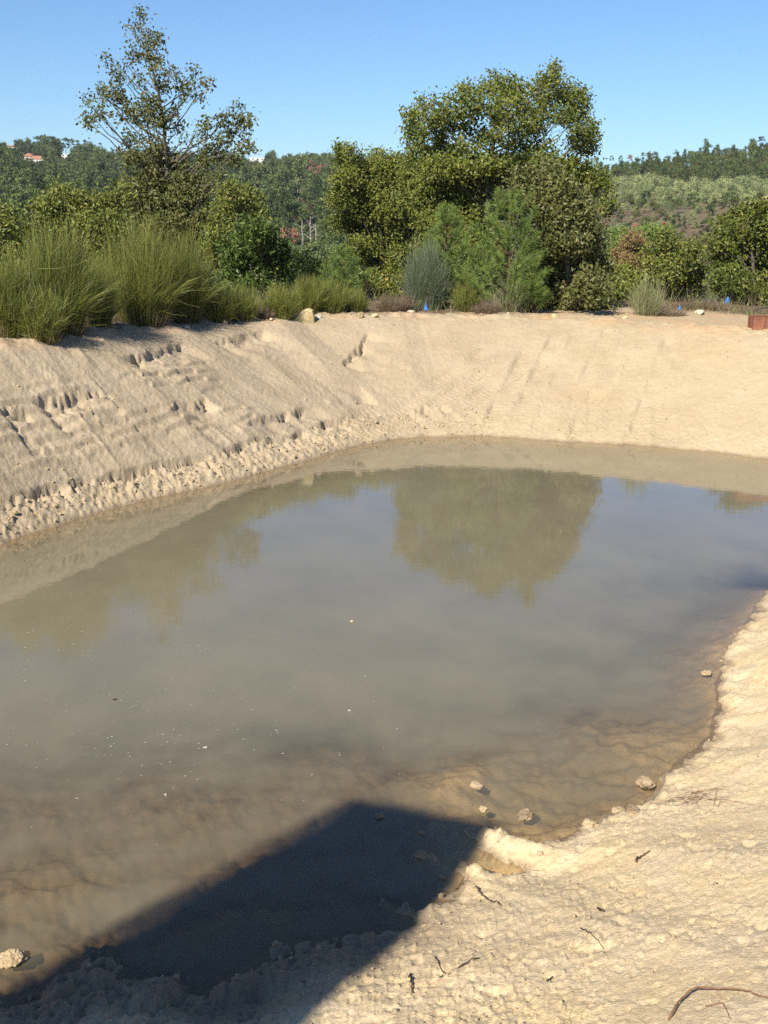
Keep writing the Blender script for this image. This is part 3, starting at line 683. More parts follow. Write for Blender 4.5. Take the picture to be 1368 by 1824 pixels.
def young_pine(label, px, py, top, wpx, seed, n_whorl=8, Yd=None, m=None, needles=14000, nl=0.165, group='young pines among the broom', wn=0.008, name='young_pine'):
    rng = np.random.default_rng(seed)
    b = hit(px, py) if Yd is None else at(px, py, Yd); zb = float(base_z([b[0]], [b[1]])[0]); dist = np.linalg.norm(b - CAM)
    topz_ = at(px, top, b[1])[2]; h = topz_ - zb; rw = wpx * 0.5 * dist / F_PX
    root = empty(name, (b[0], b[1], zb), label, 'pine', group); org = np.array([b[0], b[1], zb])
    wdg = Geo(); g = Geo()
    stem = resample(np.array([[0, 0, -0.1], [0.03, 0, h * 0.4], [-0.02, 0.02, h * 0.75], [0, 0, h]]), 10)
    wdg.add(*tube(stem + org, np.linspace(0.05, 0.008, 10), 6))
    lines = [resample(np.array([[0, 0, h * 0.72], [0, 0, h]]), 8)]
    for i in range(n_whorl):
        f = 0.06 + 0.86 * i / (n_whorl - 1); z0 = h * f
        ln = rw * (1.25 * (1 - f) ** 0.75 + 0.16) * rng.uniform(0.8, 1.1)
        nb = rng.integers(5, 8); a0 = rng.random() * 6.28
        for k in range(nb):
            a = a0 + k * 6.28 / nb + rng.normal(0, 0.2); o = np.array([math.cos(a), math.sin(a), 0]); l = ln * rng.uniform(0.75, 1.15)
            up = rng.uniform(0.45, 0.9)
            p = np.array([[0, 0, z0], *(o * l * 0.5 + np.array([0, 0, z0 + l * 0.22]))[None], *(o * l * 0.85 + np.array([0, 0, z0 + l * 0.22 + l * up * 0.5]))[None], *(o * l * 0.98 + np.array([0, 0, z0 + l * 0.22 + l * up * 1.0]))[None]])
            p = resample(p, 8); lines.append(p); wdg.add(*tube(p + org, np.linspace(0.016, 0.005, 8), 4))
            for q in range(2):
                j = rng.integers(3, 7); e = p[j] + unit(rng.normal(0, 0.5, 3) + o * 0.6 + np.array([0, 0, 1.0])) * l * 0.35; lines.append(resample(np.array([p[j], e]), 8))
    lens = np.array([np.linalg.norm(l[-1] - l[0]) for l in lines]); cnt = (needles * lens / lens.sum()).astype(int)
    for l, c in zip(lines, cnt):
        if c < 1: continue
        t = 0.25 + 0.75 * rng.random(c); ii = np.minimum((t * 7).astype(int), 6); fr = (t * 7 - ii)[:, None]
        S0 = l[ii] * (1 - fr) + l[ii + 1] * fr; ax = unit(l[ii + 1] - l[ii])
        dr = unit(ax * 0.8 + rng.normal(0, 0.6, (c, 3)) + np.array([0, 0, 0.15])); LL = nl * rng.uniform(0.7, 1.15, (c, 1))
        P = np.stack([S0, S0 + dr * LL * 0.55, S0 + dr * LL + np.array([0, 0, -0.012])], 1)
        V, Q = strands(P, wn, rng); g.add(V + org, Q, None, np.repeat(np.clip(rng.normal(0.45, 0.14) + rng.normal(0, 0.13, c), 0, 1), 6))
    wdg.obj('trunk', M_PBARK, root, True); g.obj('crown', m or M_NEEDLE, root)
    return root

# ------------------------------------------------------------------ oaks and other trees behind the bank
oak('oak_tree', 'tall thin sparse oak rising high above the tall broom on the bank', 300, 37.0,
    [(248, 18, 10, 9, .9), (240, 50, 15, 10, .75), (262, 75, 16, 14, .8), (280, 72, 14, 12, .7), (245, 92, 14, 14, .7), (270, 105, 18, 15, .8), (285, 125, 14, 14, .7),
     (225, 112, 9, 7, .8), (205, 125, 8, 6, .7), (197, 108, 6, 5, .7), (218, 140, 13, 7, .8), (250, 140, 14, 10, .7), (285, 150, 18, 14, .8), (305, 132, 8, 8, .6),
     (195, 160, 24, 12, .9), (180, 168, 14, 9, .7), (215, 180, 18, 16, .75), (225, 205, 20, 14, .8), (170, 213, 22, 11, .7), (152, 180, 8, 6, .5), (155, 218, 10, 6, .5), (178, 195, 7, 7, .6), (250, 195, 18, 20, .8),
     (275, 185, 16, 16, .8), (290, 215, 22, 16, .9), (265, 215, 20, 14, .8), (310, 225, 14, 8, .6), (308, 195, 6, 6, .5), (322, 155, 10, 8, .8), (345, 150, 9, 8, .7), (350, 130, 8, 6, .7), (365, 145, 7, 7, .6), (352, 170, 12, 6, .7), (330, 165, 7, 5, .5),
     (240, 245, 18, 14, .8), (275, 255, 24, 14, .8), (230, 265, 14, 10, .5), (330, 245, 14, 10, .6), (300, 290, 35, 20, 1.9), (245, 290, 22, 16, .8), (270, 325, 34, 20, 1.9), (225, 330, 20, 14, .7), (330, 320, 30, 18, 1.9), (300, 355, 36, 18, 1.9), (250, 370, 30, 18, 1.9),
     (370, 225, 14, 9, .7), (362, 240, 14, 8, .6), (395, 215, 14, 10, 1.25), (418, 192, 7, 8, 1.25), (432, 210, 16, 12, 1.25), (412, 235, 14, 10, 1.25), (398, 250, 14, 9, 1.25), (440, 225, 10, 8, 1.25), (435, 262, 18, 11, 1.25), (385, 270, 20, 12, 1.25), (360, 280, 18, 12, 1.25), (415, 285, 16, 10, 1.25),
     (350, 350, 28, 16, 1.9), (385, 320, 18, 12, .5), (310, 395, 40, 22, 1.9), (365, 395, 20, 14, 1.9), (260, 410, 34, 20, 1.9), (330, 430, 40, 24, 1.9)],
    [(302, 450), (300, 380), (298, 320), (296, 268), (291, 225), (282, 170), (272, 120), (258, 75), (249, 45), (246, 20)], M_OAKDULL, 1, dens=0.66, tr=0.13, depth=0.9, group='oaks behind the bank')
oak('oak_tree', 'rounded yellow-green oak bush left of the tall sparse oak', 125, 34.0,
    [(110, 350, 32, 20), (85, 372, 30, 20), (150, 365, 34, 24), (185, 372, 28, 24), (215, 350, 28, 22, .8), (110, 400, 45, 28), (165, 410, 45, 30), (60, 400, 26, 20, .8), (205, 420, 40, 34), (130, 445, 55, 30), (60, 440, 34, 24), (190, 465, 44, 28)],
    [(128, 460), (126, 410), (122, 360)], M_OAKYEL, 2, dens=1.0, depth=1.4, group='oaks behind the bank')
oak('oak_tree', 'olive oak bush cut off by the left edge of the view', 5, 33.0,
    [(8, 375, 18, 14), (0, 400, 26, 20), (28, 405, 14, 14, .7), (-20, 390, 25, 25), (10, 440, 28, 24), (-25, 440, 30, 30), (25, 460, 24, 20)], [(3, 450), (2, 385)], M_OAKYEL, 3, group='oaks behind the bank')
oak('oak_tree', 'thin-leaved small oak between the tall sparse oak and the dark round oak', 420, 35.0,
    [(410, 345, 24, 14, .8), (440, 352, 26, 16, .9), (400, 375, 30, 20, .8), (450, 380, 26, 20, .8), (395, 415, 32, 26, .9), (430, 415, 24, 20, .8), (400, 455, 30, 28, .9), (375, 440, 20, 20, .8)],
    [(418, 460), (420, 400), (425, 350)], M_OAKYEL, 4, dens=1.25, group='oaks behind the bank')
oak('oak_tree', 'dark green rounded oak bush above the low green broom', 470, 32.0,
    [(420, 450, 24, 22), (425, 492, 28, 24), (470, 460, 30, 30), (450, 410, 20, 16), (470, 425, 28, 22), (495, 445, 18, 18), (455, 450, 30, 24), (490, 475, 28, 24), (455, 490, 32, 24), (430, 485, 20, 18, .8), (490, 505, 26, 18), (435, 515, 22, 14, .8), (470, 520, 40, 16), (445, 535, 30, 14)],
    [(472, 480), (470, 430)], M_OAKDARK, 5, dens=1.9, group='oaks behind the bank')
oak('oak_tree', 'fresh green small oak left of the bushy little pine', 545, 42.0,
    [(540, 468, 20, 14), (562, 478, 20, 14), (530, 488, 18, 14), (555, 498, 24, 14)], [(546, 495), (545, 475)], M_OAKDARK, 6, group='oaks behind the bank')
oak('oak_tree', 'broad yellow-green oak forming the lower left shoulder of the great oaks', 670, 46.0,
    [(604, 262, 8, 8), (612, 274, 13, 12), (628, 266, 10, 9), (672, 276, 14, 9), (703, 285, 14, 9), (615, 290, 20, 14), (640, 300, 26, 20), (680, 292, 26, 18), (615, 320, 24, 20), (660, 330, 34, 24), (710, 320, 34, 30), (605, 355, 22, 16), (640, 365, 34, 24), (690, 370, 40, 28), (610, 395, 24, 18),
     (645, 405, 34, 24), (695, 415, 40, 28), (640, 440, 26, 20), (670, 455, 34, 24), (710, 460, 36, 28), (745, 400, 30, 34), (745, 350, 30, 30), (690, 495, 36, 24), (725, 510, 28, 24), (665, 500, 22, 20), (700, 535, 26, 14)],
    [(685, 500), (680, 430), (672, 360), (665, 300)], M_OAK, 7, dens=1.2, depth=1.8, tr=0.14, group='oaks behind the bank')
oak('oak_tree', 'great wide oak with gaps of sky in its high crown', 850, 39.0,
    [(752, 185, 10, 10), (775, 180, 9, 8), (770, 205, 24, 16), (735, 215, 20, 16), (795, 190, 10, 14), (735, 240, 24, 16), (775, 235, 28, 18), (810, 220, 22, 18), (830, 185, 24, 18), (828, 160, 14, 10), (850, 160, 14, 10), (880, 135, 10, 10), (878, 160, 22, 14),
     (900, 155, 16, 14), (860, 195, 26, 12), (905, 185, 28, 18), (930, 165, 24, 16), (955, 160, 16, 14), (988, 122, 10, 11), (980, 140, 16, 12), (965, 150, 12, 12), (985, 175, 30, 18), (1015, 165, 22, 18), (1036, 175, 16, 14), (950, 200, 30, 18), (1000, 205, 26, 12), (1025, 205, 24, 20),
     (1040, 235, 22, 16), (1055, 228, 12, 12), (1045, 260, 22, 14), (1025, 255, 16, 12), (925, 225, 30, 18), (960, 235, 20, 16, .8), (885, 215, 24, 14, .9), (880, 250, 26, 16, .8), (845, 235, 22, 14, .8), (830, 262, 26, 14, .8), (790, 265, 26, 14), (750, 270, 28, 16), (925, 262, 26, 14, .9), (975, 265, 22, 12, .8), (945, 285, 36, 14, .9),
     (890, 290, 36, 16, .9), (840, 300, 40, 18), (780, 300, 40, 20), (1000, 290, 26, 12, .8), (1025, 305, 30, 18), (1060, 315, 24, 16), (1080, 330, 14, 10), (1045, 340, 26, 16), (980, 320, 34, 20), (920, 325, 40, 22), (860, 335, 44, 24), (800, 345, 44, 24),
     (760, 330, 30, 20), (780, 390, 44, 30), (840, 390, 44, 30), (895, 375, 40, 26), (820, 440, 50, 32), (870, 440, 40, 30), (770, 440, 34, 30), (800, 490, 50, 30), (1075, 360, 16, 12, .7), (1080, 375, 14, 10, .6), (738, 305, 26, 20, 1.5), (800, 288, 34, 18, 1.4), (855, 300, 34, 20, 1.4), (925, 295, 34, 20, 1.4), (990, 305, 36, 18, 1.4), (1040, 320, 26, 16, 1.3), (760, 345, 34, 24, 1.4), (830, 350, 40, 26, 1.3)],
    [(862, 480), (866, 400), (868, 330), (872, 280), (890, 225), (910, 175)], M_OAK, 8, dens=0.98, depth=1.9, tr=0.18, group='oaks behind the bank')
oak('oak_tree', 'dull brownish-green dense oak right of the taller young pine', 1010, 30.0,
    [(935, 320, 26, 16), (975, 315, 30, 20), (960, 350, 36, 24), (1005, 340, 26, 22), (1030, 365, 24, 20), (985, 385, 40, 26), (1040, 395, 26, 22), (1000, 425, 44, 26), (1055, 430, 22, 24), (1020, 465, 46, 28), (975, 460, 30, 28),
     (1060, 470, 24, 24), (1000, 505, 44, 28), (990, 530, 40, 20), (1030, 530, 40, 20), (1010, 485, 40, 20), (1050, 510, 34, 26), (1000, 540, 46, 18), (1060, 538, 30, 18), (970, 552, 34, 10), (1020, 556, 40, 10), (1070, 554, 26, 10)],
    [(1012, 520), (1008, 440), (1000, 370)], M_OAKDULL, 9, dens=1.3, depth=1.2, group='oaks behind the bank')
oak('oak_tree', 'large leafy oak at the right edge above the rusty trough', 1345, 37.0,
    [(1325, 380, 24, 16), (1360, 372, 26, 18), (1300, 400, 26, 18), (1345, 410, 34, 24), (1280, 430, 24, 20), (1320, 440, 36, 24), (1368, 440, 30, 28), (1290, 465, 30, 24), (1340, 475, 36, 26), (1300, 500, 36, 24), (1355, 510, 30, 24), (1385, 480, 30, 40), (1390, 400, 30, 30), (1320, 525, 36, 14), (1365, 532, 26, 12)],
    [(1342, 520), (1338, 450), (1335, 390)], M_OAK, 10, dens=1.15, depth=1.6, group='oaks behind the bank')
oak('oak_tree', 'yellowish small oak standing behind the pale broom tuft', 1195, 40.0,
    [(1185, 430, 22, 16), (1210, 450, 28, 20), (1170, 455, 24, 18), (1235, 450, 18, 16), (1190, 480, 34, 22), (1230, 485, 26, 22), (1160, 490, 22, 20), (1215, 515, 36, 20), (1170, 525, 26, 18)],
    [(1195, 500), (1195, 445)], M_OAKYEL, 12, dens=1.1, group='oaks behind the bank')
oak('oak_tree', 'low olive bush under the right side of the dull dense oak', 1115, 36.0,
    [(1105, 490, 24, 18), (1130, 500, 20, 18), (1100, 520, 28, 20), (1135, 530, 24, 20), (1110, 548, 28, 14), (1090, 545, 22, 14)], [(1115, 530), (1112, 500)], M_OAKYEL, 13, dens=1.1, group='oaks behind the bank')
oak('conifer', 'bronze-brown conifer left of the bright green pine', 1128, 62.0,
    [(1128, 428, 16, 14), (1120, 445, 20, 16), (1140, 450, 20, 18), (1125, 468, 24, 16), (1105, 455, 12, 14), (1145, 470, 16, 12)], [(1128, 475), (1128, 420)], M_BRONZE, 14, dens=0.8, L=0.2, W=0.05, per=22, cat='conifer', clump=0.16)
oak('pine_tree', 'bright green round pine beyond the yellowish small oak', 1165, 75.0,
    [(1150, 418, 16, 12), (1170, 412, 18, 10), (1185, 420, 16, 14), (1160, 435, 24, 16), (1185, 445, 18, 18), (1105, 420, 16, 12), (1100, 445, 18, 18)], [(1165, 450), (1165, 420)], M_NEEDLE, 15, dens=0.5, L=0.32, W=0.07, per=20, cat='pine', bark=M_PBARK, clump=0.2)
oak('small_bush', 'sage-green loose bush left of the bushy little pine', 590, 45.0, [(585, 478, 16, 12), (600, 495, 22, 16), (575, 505, 20, 14)], [(590, 500), (588, 480)], M_OAKDULL, 16, cat='shrub')
oak('small_bush', 'yellowing low bush under the broad yellow-green oak', 655, 32.0, [(650, 497, 16, 11), (668, 510, 16, 11), (645, 515, 14, 10)], [(655, 515), (655, 500)], M_OAKYEL, 17, cat='shrub')

young_pine('taller young pine with upswept shoots right of the blue-grey broom', 902, 557, 344, 118, 21, 9, needles=17000)
young_pine('shorter young pine standing behind the blue-grey broom', 792, 552, 366, 80, 22, 8, Yd=30.5, needles=12000)
young_pine('bushy little pine behind the low broom near the pale boulder', 612, 545, 448, 60, 23, 6, Yd=31.5, needles=7000)
young_pine('low dark young pine at the foot of the dull dense oak', 945, 557, 500, 50, 24, 5, needles=5000)

BG = 'broom bushes along the bank crest'
brooms = [
    ('dense dark broom leaning in from the left edge of the view', 15, 606, 452, 100, None, 1300, 0.55),
    ('tall feathery broom second from the left edge', 105, 602, 395, 116, None, 1700, 0.65),
    ('drooping broom clump low in front of the left tall brooms', 75, 606, 500, 80, None, 700, 0.0),
    ('yellowish narrow broom between the two tallest brooms', 180, 590, 450, 50, None, 600, 0.5),
    ('tallest broom in front of the sparse oak, fanning widely', 255, 588, 396, 118, None, 1800, 0.75),
    ('upright broom on the right flank of the tallest broom', 330, 584, 410, 80, None, 1200, 0.75),
    ('low grey-green broom at the right end of the tall brooms', 385, 580, 500, 70, None, 700, 0.65),
    ('low sparse broom below the dark round oak', 430, 576, 505, 66, None, 600, 0.3),
    ('small yellow-green broom left of the pale boulder', 500, 570, 500, 66, None, 800, 0.2),
    ('golden-tipped broom right behind the pale boulder', 548, 566, 488, 56, None, 700, 0.5),
    ('greenish thin broom right of the small white stone', 590, 562, 492, 60, None, 700, 0.4),
    ('wispy olive broom above the brown stone', 632, 560, 505, 46, None, 500, 0.5),
    ('blue-grey upright broom beside the triangular blue marker', 757, 552, 422, 58, M_BROOMGREY, 1700, 0.2),
    ('yellow-green low broom between the two young pines', 832, 556, 490, 50, None, 700, 0.2),
    ('slender arching broom in front of the taller young pine', 905, 558, 482, 60, M_BROOMPALE, 220, 0.0),
    ('pale silvery broom tuft right of the dull dense oak', 1150, 563, 482, 60, M_BROOMPALE, 230, 0.2),
]
for i, (lb, px, py, top, wp, m_, n_, push) in enumerate(brooms):
    broom(lb, px, py, top, wp, 100 + i, m_, n_, BG, push, rfac=0.95 if m_ is M_BROOMGREY else 0.6)
dry = [('brown dry tuft right of the brown stone', 690, 559, 520, 50, 300), ('grey-brown dry tuft below the slender arching broom', 868, 560, 528, 60, 320),
       ('purplish dry twigs at the foot of the pale silvery broom', 1185, 563, 540, 80, 320), ('dry grass patch on the rise near the right blue marker', 1250, 552, 528, 100, 380),
       ('short dry stems left of the golden-tipped broom', 470, 572, 545, 40, 200), ('brown dead stalks left of the blue-grey broom', 722, 556, 515, 34, 240)]
for i, (lb, px, py, top, wp, n_) in enumerate(dry):
    broom(lb, px, py, top, wp, 140 + i, M_DRY, n_, 'dry tufts along the bank crest', 0.2, 'dry_tuft', 'dry grass', bend=0.3)

# low undergrowth along the crest: nobody could count it
rng = np.random.default_rng(5)
n = 60000
ux = rng.uniform(-16, 14, n); uy = rng.uniform(18, 40, n)
ud = full_z(ux, uy)[5]
lim = 7.0 + 3.6 * sstep(3.2, 5.0, ux) + 0.5 * perlin(ux * 0.9, uy * 0.9, 301)
kp = (ud > lim) & (ud < lim + 5.5) & (rng.random(n) < np.exp(-(ud - lim) / 2.0) * (0.55 + 0.45 * perlin(ux * 1.4, uy * 1.4, 302)))
ux, uy, ud = ux[kp], uy[kp], ud[kp]; uz = full_z(ux, uy)[0]; n = len(ux)
hh = rng.uniform(0.10, 0.42, n) * (0.6 + 0.8 * sstep(0, 2.0, ud - lim[kp])); t = np.linspace(0, 1, 3)[None, :, None]
le = rng.normal(0, 0.45, (n, 1, 3)); le[..., 2] = 1
P = np.stack([ux, uy, uz - 0.02], 1)[:, None] + le * hh[:, None, None] * t
V, Qs = strands(P, 0.011, rng); g = Geo(); g.add(V, Qs, None, np.repeat(np.clip(rng.normal(0.4, 0.25, n), 0, 1), 6))
half = (rng.random(n) < 0.6)
o = g.obj('undergrowth', M_DRY); tag(o, 'brown dead stalks and litter under the broom', kind='stuff')
P = P + rng.normal(0, 0.3, (n, 1, 3)) * np.array([1, 1, 0]); P[:, :, 2] += (full_z(P[:, 0, 0], P[:, 0, 1])[0] - P[:, 0, 2] - 0.02)[:, None]
g = Geo(); V, Qs = strands(P[half], 0.011, rng); g.add(V, Qs, None, np.repeat(np.clip(rng.normal(0.45, 0.25, half.sum()), 0, 1), 6))
tag(g.obj('grass', M_BROOM), 'low green stems growing among the broom', kind='stuff')

# ------------------------------------------------------------------ far woodland
def far_tree(kind, seed):
    rng = np.random.default_rng(seed); wdg = Geo(); g = Geo()
    if kind == 'euc':
        h = 11; lean = rng.normal(0, 0.4, 2); top = np.array([lean[0], lean[1], h]); tr = resample(np.array([[0, 0, -1.5], [0, 0, h * .5], top]), 5); wdg.add(*tube(tr, np.linspace(.20, .05, 5), 4))
        for k in range(11):
            f = rng.uniform(0.30, 1.0); c = np.array([lean[0] * f, lean[1] * f, h * f]) + rng.normal(0, 0.85 * (1.25 - f), 3); bush_leaves(g, c, np.array([1.0, 1.0, 1.3]) * rng.uniform(.7, 1.1), 9, 7, rng, .62, .26, .33, rng.normal(0, .18), .5, 0.5, .6)
    elif kind in ('pine', 'red', 'tallpine'):
        h = {'pine': 9, 'red': 9, 'tallpine': 14}[kind]; tr = resample(np.array([[0, 0, -1.5], [.2, 0, h * .5], [0, 0, h * .93]]), 5); wdg.add(*tube(tr, np.linspace(.2, .05, 5), 4))
        lo = {'pine': 0.35, 'red': 0.35, 'tallpine': 0.62}[kind]
        for k in range(13):
            f = rng.uniform(lo, 1.0); rr = (1.9 if kind != 'tallpine' else 2.4) * math.sin(math.pi * min(1, 0.25 + 0.75 * (1 - (f - lo) / (1 - lo)) ** 0.8) * 0.62); a = rng.random() * 6.28
            c = np.array([math.cos(a) * rr, math.sin(a) * rr, h * f]); wdg.add(*tube(np.array([[0, 0, h * f - .5], c]), [.06, .03], 3))
            bush_leaves(g, c, np.array([.9, .9, .6]), 9 if kind != 'red' else 6, 7, rng, .5, .28, .25, rng.normal(0, .12), .5, .6)
    elif kind == 'round':
        h = 6; wdg.add(*tube(resample(np.array([[0, 0, -1.5], [0.1, 0, 3.0]]), 3), [.2, .16, .1], 4))
        for k in range(10):
            c = np.array([0, 0, 3.6]) + in_ball(1, rng, .4)[0] * np.array([1.9, 1.9, 1.7]); bush_leaves(g, c, np.array([1.1, 1.1, .9]), 9, 7, rng, .46, .30, .28, rng.normal(0, .12), .5, .5)
    elif kind == 'pale':
        wdg.add(*tube(resample(np.array([[0, 0, -1.0], [0.1, 0, 1.5]]), 3), [.1, .08, .05], 4))
        for k in range(9):
            c = np.array([0, 0, 1.9]) + in_ball(1, rng, .4)[0] * np.array([1.5, 1.5, 1.3]); bush_leaves(g, c, np.array([.7, .7, .7]), 8, 7, rng, .42, .16, .28, rng.normal(0, .12), .5, .6)
    else:
        wdg.add(*tube(np.array([[0, 0, -.5], [0, 0, .3]]), [.05, .03], 3))
        for k in range(5):
            c = np.array([0, 0, .45]) + rng.normal(0, .5, 3) * np.array([1, 1, .3]); bush_leaves(g, c, np.array([.5, .5, .35]), 6, 6, rng, .3, .14, .2, rng.normal(0, .12), .5, .5)
    return wdg, g
FMAT = {'euc': M_EUC, 'pine': M_PINE, 'tallpine': M_PINE, 'red': M_RED, 'round': M_OAKDULL, 'pale': M_PALE, 'heath': M_HEATH}
KINDS = ['euc', 'euc', 'euc', 'pine', 'pine', 'round', 'round', 'pale', 'pale', 'pale', 'heath', 'heath', 'red']
PROTO = {}
tcol = bpy.data.collections.new('woodland_kinds')
for i, kd in enumerate(KINDS):
    wg, cg = far_tree(kd, 500 + i)
    wv, wqd, wt, wa = wg.arrays(); cv, cq, ct, ca = cg.arrays()
    nw = len(wv); QQ = np.vstack([wqd, cq + nw]) if wqd is not None else cq + nw
    me = new_mesh('far_%s' % kd, np.vstack([wv, cv]), QQ, wt, [M_PBARK, FMAT[kd]], {'tint': np.concatenate([wa, ca])},
                  midx=np.concatenate([np.zeros(len(wqd)), np.ones(len(cq)), np.zeros(0 if wt is None else len(wt))]))
    ob = bpy.data.objects.new('%02d_%s' % (i, kd), me); tcol.objects.link(ob)
def proto(kd, seed):
    if (kd, seed) not in PROTO:
        wg, cg = far_tree(kd, seed); PROTO[(kd, seed)] = (wg.mesh('trunk', M_PBARK), cg.mesh('crown', FMAT[kd]))
    return PROTO[(kd, seed)]
rng = np.random.default_rng(77)
n = 44000
az = rng.uniform(-0.62, 0.62, n); rr = np.sqrt(rng.uniform(95.0 ** 2, 1010.0 ** 2, n))
Rr, _ = ridge(az); kp = rr < Rr + 25; az, rr = az[kp], rr[kp]
tx, ty = rr * np.sin(az), rr * np.cos(az); tz = base_z(tx, ty); px_, py_ = project(np.stack([tx, ty, tz], 1))
n = len(tx); idx = np.zeros(n, int); sc = np.ones(n); keep = np.ones(n, bool)
u = rng.random(n); cl = perlin(tx * 0.012, ty * 0.012, 401); cl2 = perlin(tx * 0.03, ty * 0.03, 402)
isR = px_ > 1000 + 60 * cl2
# left hill: eucalyptus stand with pines, oaks low down
pinez = (cl > 0.05) | (rr < 420)
idx = np.where(pinez, np.where(u < 0.72, rng.integers(3, 5, n), rng.integers(0, 3, n)), np.where(u < 0.82, rng.integers(0, 3, n), rng.integers(3, 7, n)))
sc = rng.uniform(0.55, 1.0, n) * (1 + 0.55 * (rng.random(n) < 0.25)) * (1 + 0.35 * cl2)
red = (u > 0.982) & (px_ > 430) & (px_ < 720); idx = np.where(red, 12, idx)
keep &= (rng.random(n) < 0.95)
# right hill: belt of trees at the top, pale scrub below, heather and bushes at its foot
belt = 330 + 6 * cl2 + 0.02 * (px_ - 1200)
mid = 372 + 10 * cl + 4 * cl2
r_top = isR & (py_ < belt); r_mid = isR & (py_ >= belt) & (py_ < mid) & (px_ > 1085 + 40 * cl); r_low = isR & ~r_top & ~r_mid
idx = np.where(r_top, np.where(u < 0.45, rng.integers(5, 7, n), np.where(u < 0.75, rng.integers(0, 3, n), rng.integers(3, 5, n))), idx); sc = np.where(r_top, rng.uniform(0.38, 0.72, n) * (1 + 0.5 * (rng.random(n) < 0.10)), sc)
idx = np.where(r_mid, np.where(u < 0.93, rng.integers(7, 10, n), 5), idx); sc = np.where(r_mid, rng.uniform(0.8, 1.35, n) * np.where(idx == 5, 0.5, 1), sc)
hz = (cl2 > -0.02)
idx = np.where(r_low, np.where(hz & (u < 0.5), rng.integers(10, 12, n), np.where(u < 0.75, rng.integers(7, 10, n), rng.integers(3, 7, n))), idx)
sc = np.where(r_low, np.where(idx >= 10, rng.uniform(0.8, 1.5, n), rng.uniform(0.35, 0.7, n)), sc)
keep &= ~((rr < 150) & (rng.random(n) < 0.4))
keep &= (np.hypot(px_ - 0, 0) > -1e9)
# clearings for the houses on the left hill
def slope_at(px, py):
    d = ray(px, py); t = np.linspace(260, 1000, 3000); P = CAM + t[:, None] * d; zt = base_z(P[:, 0], P[:, 1]); k = np.argmax(P[:, 2] < zt); return P[k] if P[k, 2] < zt[k] else P[-1]
HOUSES = [(22, 272), (50, 290), (72, 295), (118, 288), (458, 300)]
for hx, hy in HOUSES:
    hr = np.hypot(*slope_at(hx, hy)[:2])
    keep &= ~((np.abs(px_ - hx) < 11) & (rr < hr + 6) & (py_ - 9.0 * sc / rr * F_PX < hy - 2) & (rr > 250))
# keep the sight lines to the single dead trees open, as in the gaps of the real wood
for sx, st, sh, sd_ in [(515, 396, 56, 300), (553, 352, 40, 420), (560, 285, 42, 600), (1130, 398, 34, 170), (1183, 394, 34, 170), (538, 392, 45, 300), (552, 385, 55, 310), (565, 398, 40, 300), (531, 318, 30, 430), (497, 405, 36, 320)]:
    keep &= ~((np.abs(px_ - sx) < 9 + sh * 0.12) & (rr < sd_ + 4) & (py_ - 9.0 * sc / rr * F_PX < st + sh * 0.75))
tx, ty, tz, idx, sc = tx[keep], ty[keep], tz[keep], idx[keep], sc[keep]; n = len(tx)
me = bpy.data.meshes.new('far_woodland'); me.vertices.add(n); me.vertices.foreach_set('co', np.stack([tx, ty, tz], 1).astype(np.float32).ravel())
a = me.attributes.new('kind_index', 'INT', 'POINT'); a.data.foreach_set('value', idx.astype(np.int32))
a = me.attributes.new('size', 'FLOAT', 'POINT'); a.data.foreach_set('value', sc.astype(np.float32))
a = me.attributes.new('turn', 'FLOAT_VECTOR', 'POINT'); a.data.foreach_set('vector', np.stack([0 * tx, 0 * tx, rng.uniform(0, 6.28, n)], 1).astype(np.float32).ravel())
fo = link('woodland', me); tag(fo, 'mixed eucalyptus, pine and scrub woodland covering the far hills', kind='stuff')
gt = bpy.data.node_groups.new('woodland_scatter', 'GeometryNodeTree')
gt.interface.new_socket('Geometry', in_out='INPUT', socket_type='NodeSocketGeometry'); gt.interface.new_socket('Geometry', in_out='OUTPUT', socket_type='NodeSocketGeometry')
gi = gt.nodes.new('NodeGroupInput'); go = gt.nodes.new('NodeGroupOutput'); iop = gt.nodes.new('GeometryNodeInstanceOnPoints'); ci = gt.nodes.new('GeometryNodeCollectionInfo')
ci.inputs['Collection'].default_value = tcol; ci.inputs['Separate Children'].default_value = True; ci.inputs['Reset Children'].default_value = True
def named(nm, ty_): q = gt.nodes.new('GeometryNodeInputNamedAttribute'); q.data_type = ty_; q.inputs['Name'].default_value = nm; return q.outputs['Attribute']
iop.inputs['Pick Instance'].default_value = True
gt.links.new(gi.outputs[0], iop.inputs['Points']); gt.links.new(ci.outputs[0], iop.inputs['Instance']); gt.links.new(named('kind_index', 'INT'), iop.inputs['Instance Index'])
gt.links.new(named('turn', 'FLOAT_VECTOR'), iop.inputs['Rotation']); gt.links.new(named('size', 'FLOAT'), iop.inputs['Scale']); gt.links.new(iop.outputs[0], go.inputs[0])
md = fo.modifiers.new('woodland_scatter', 'NODES'); md.node_group = gt

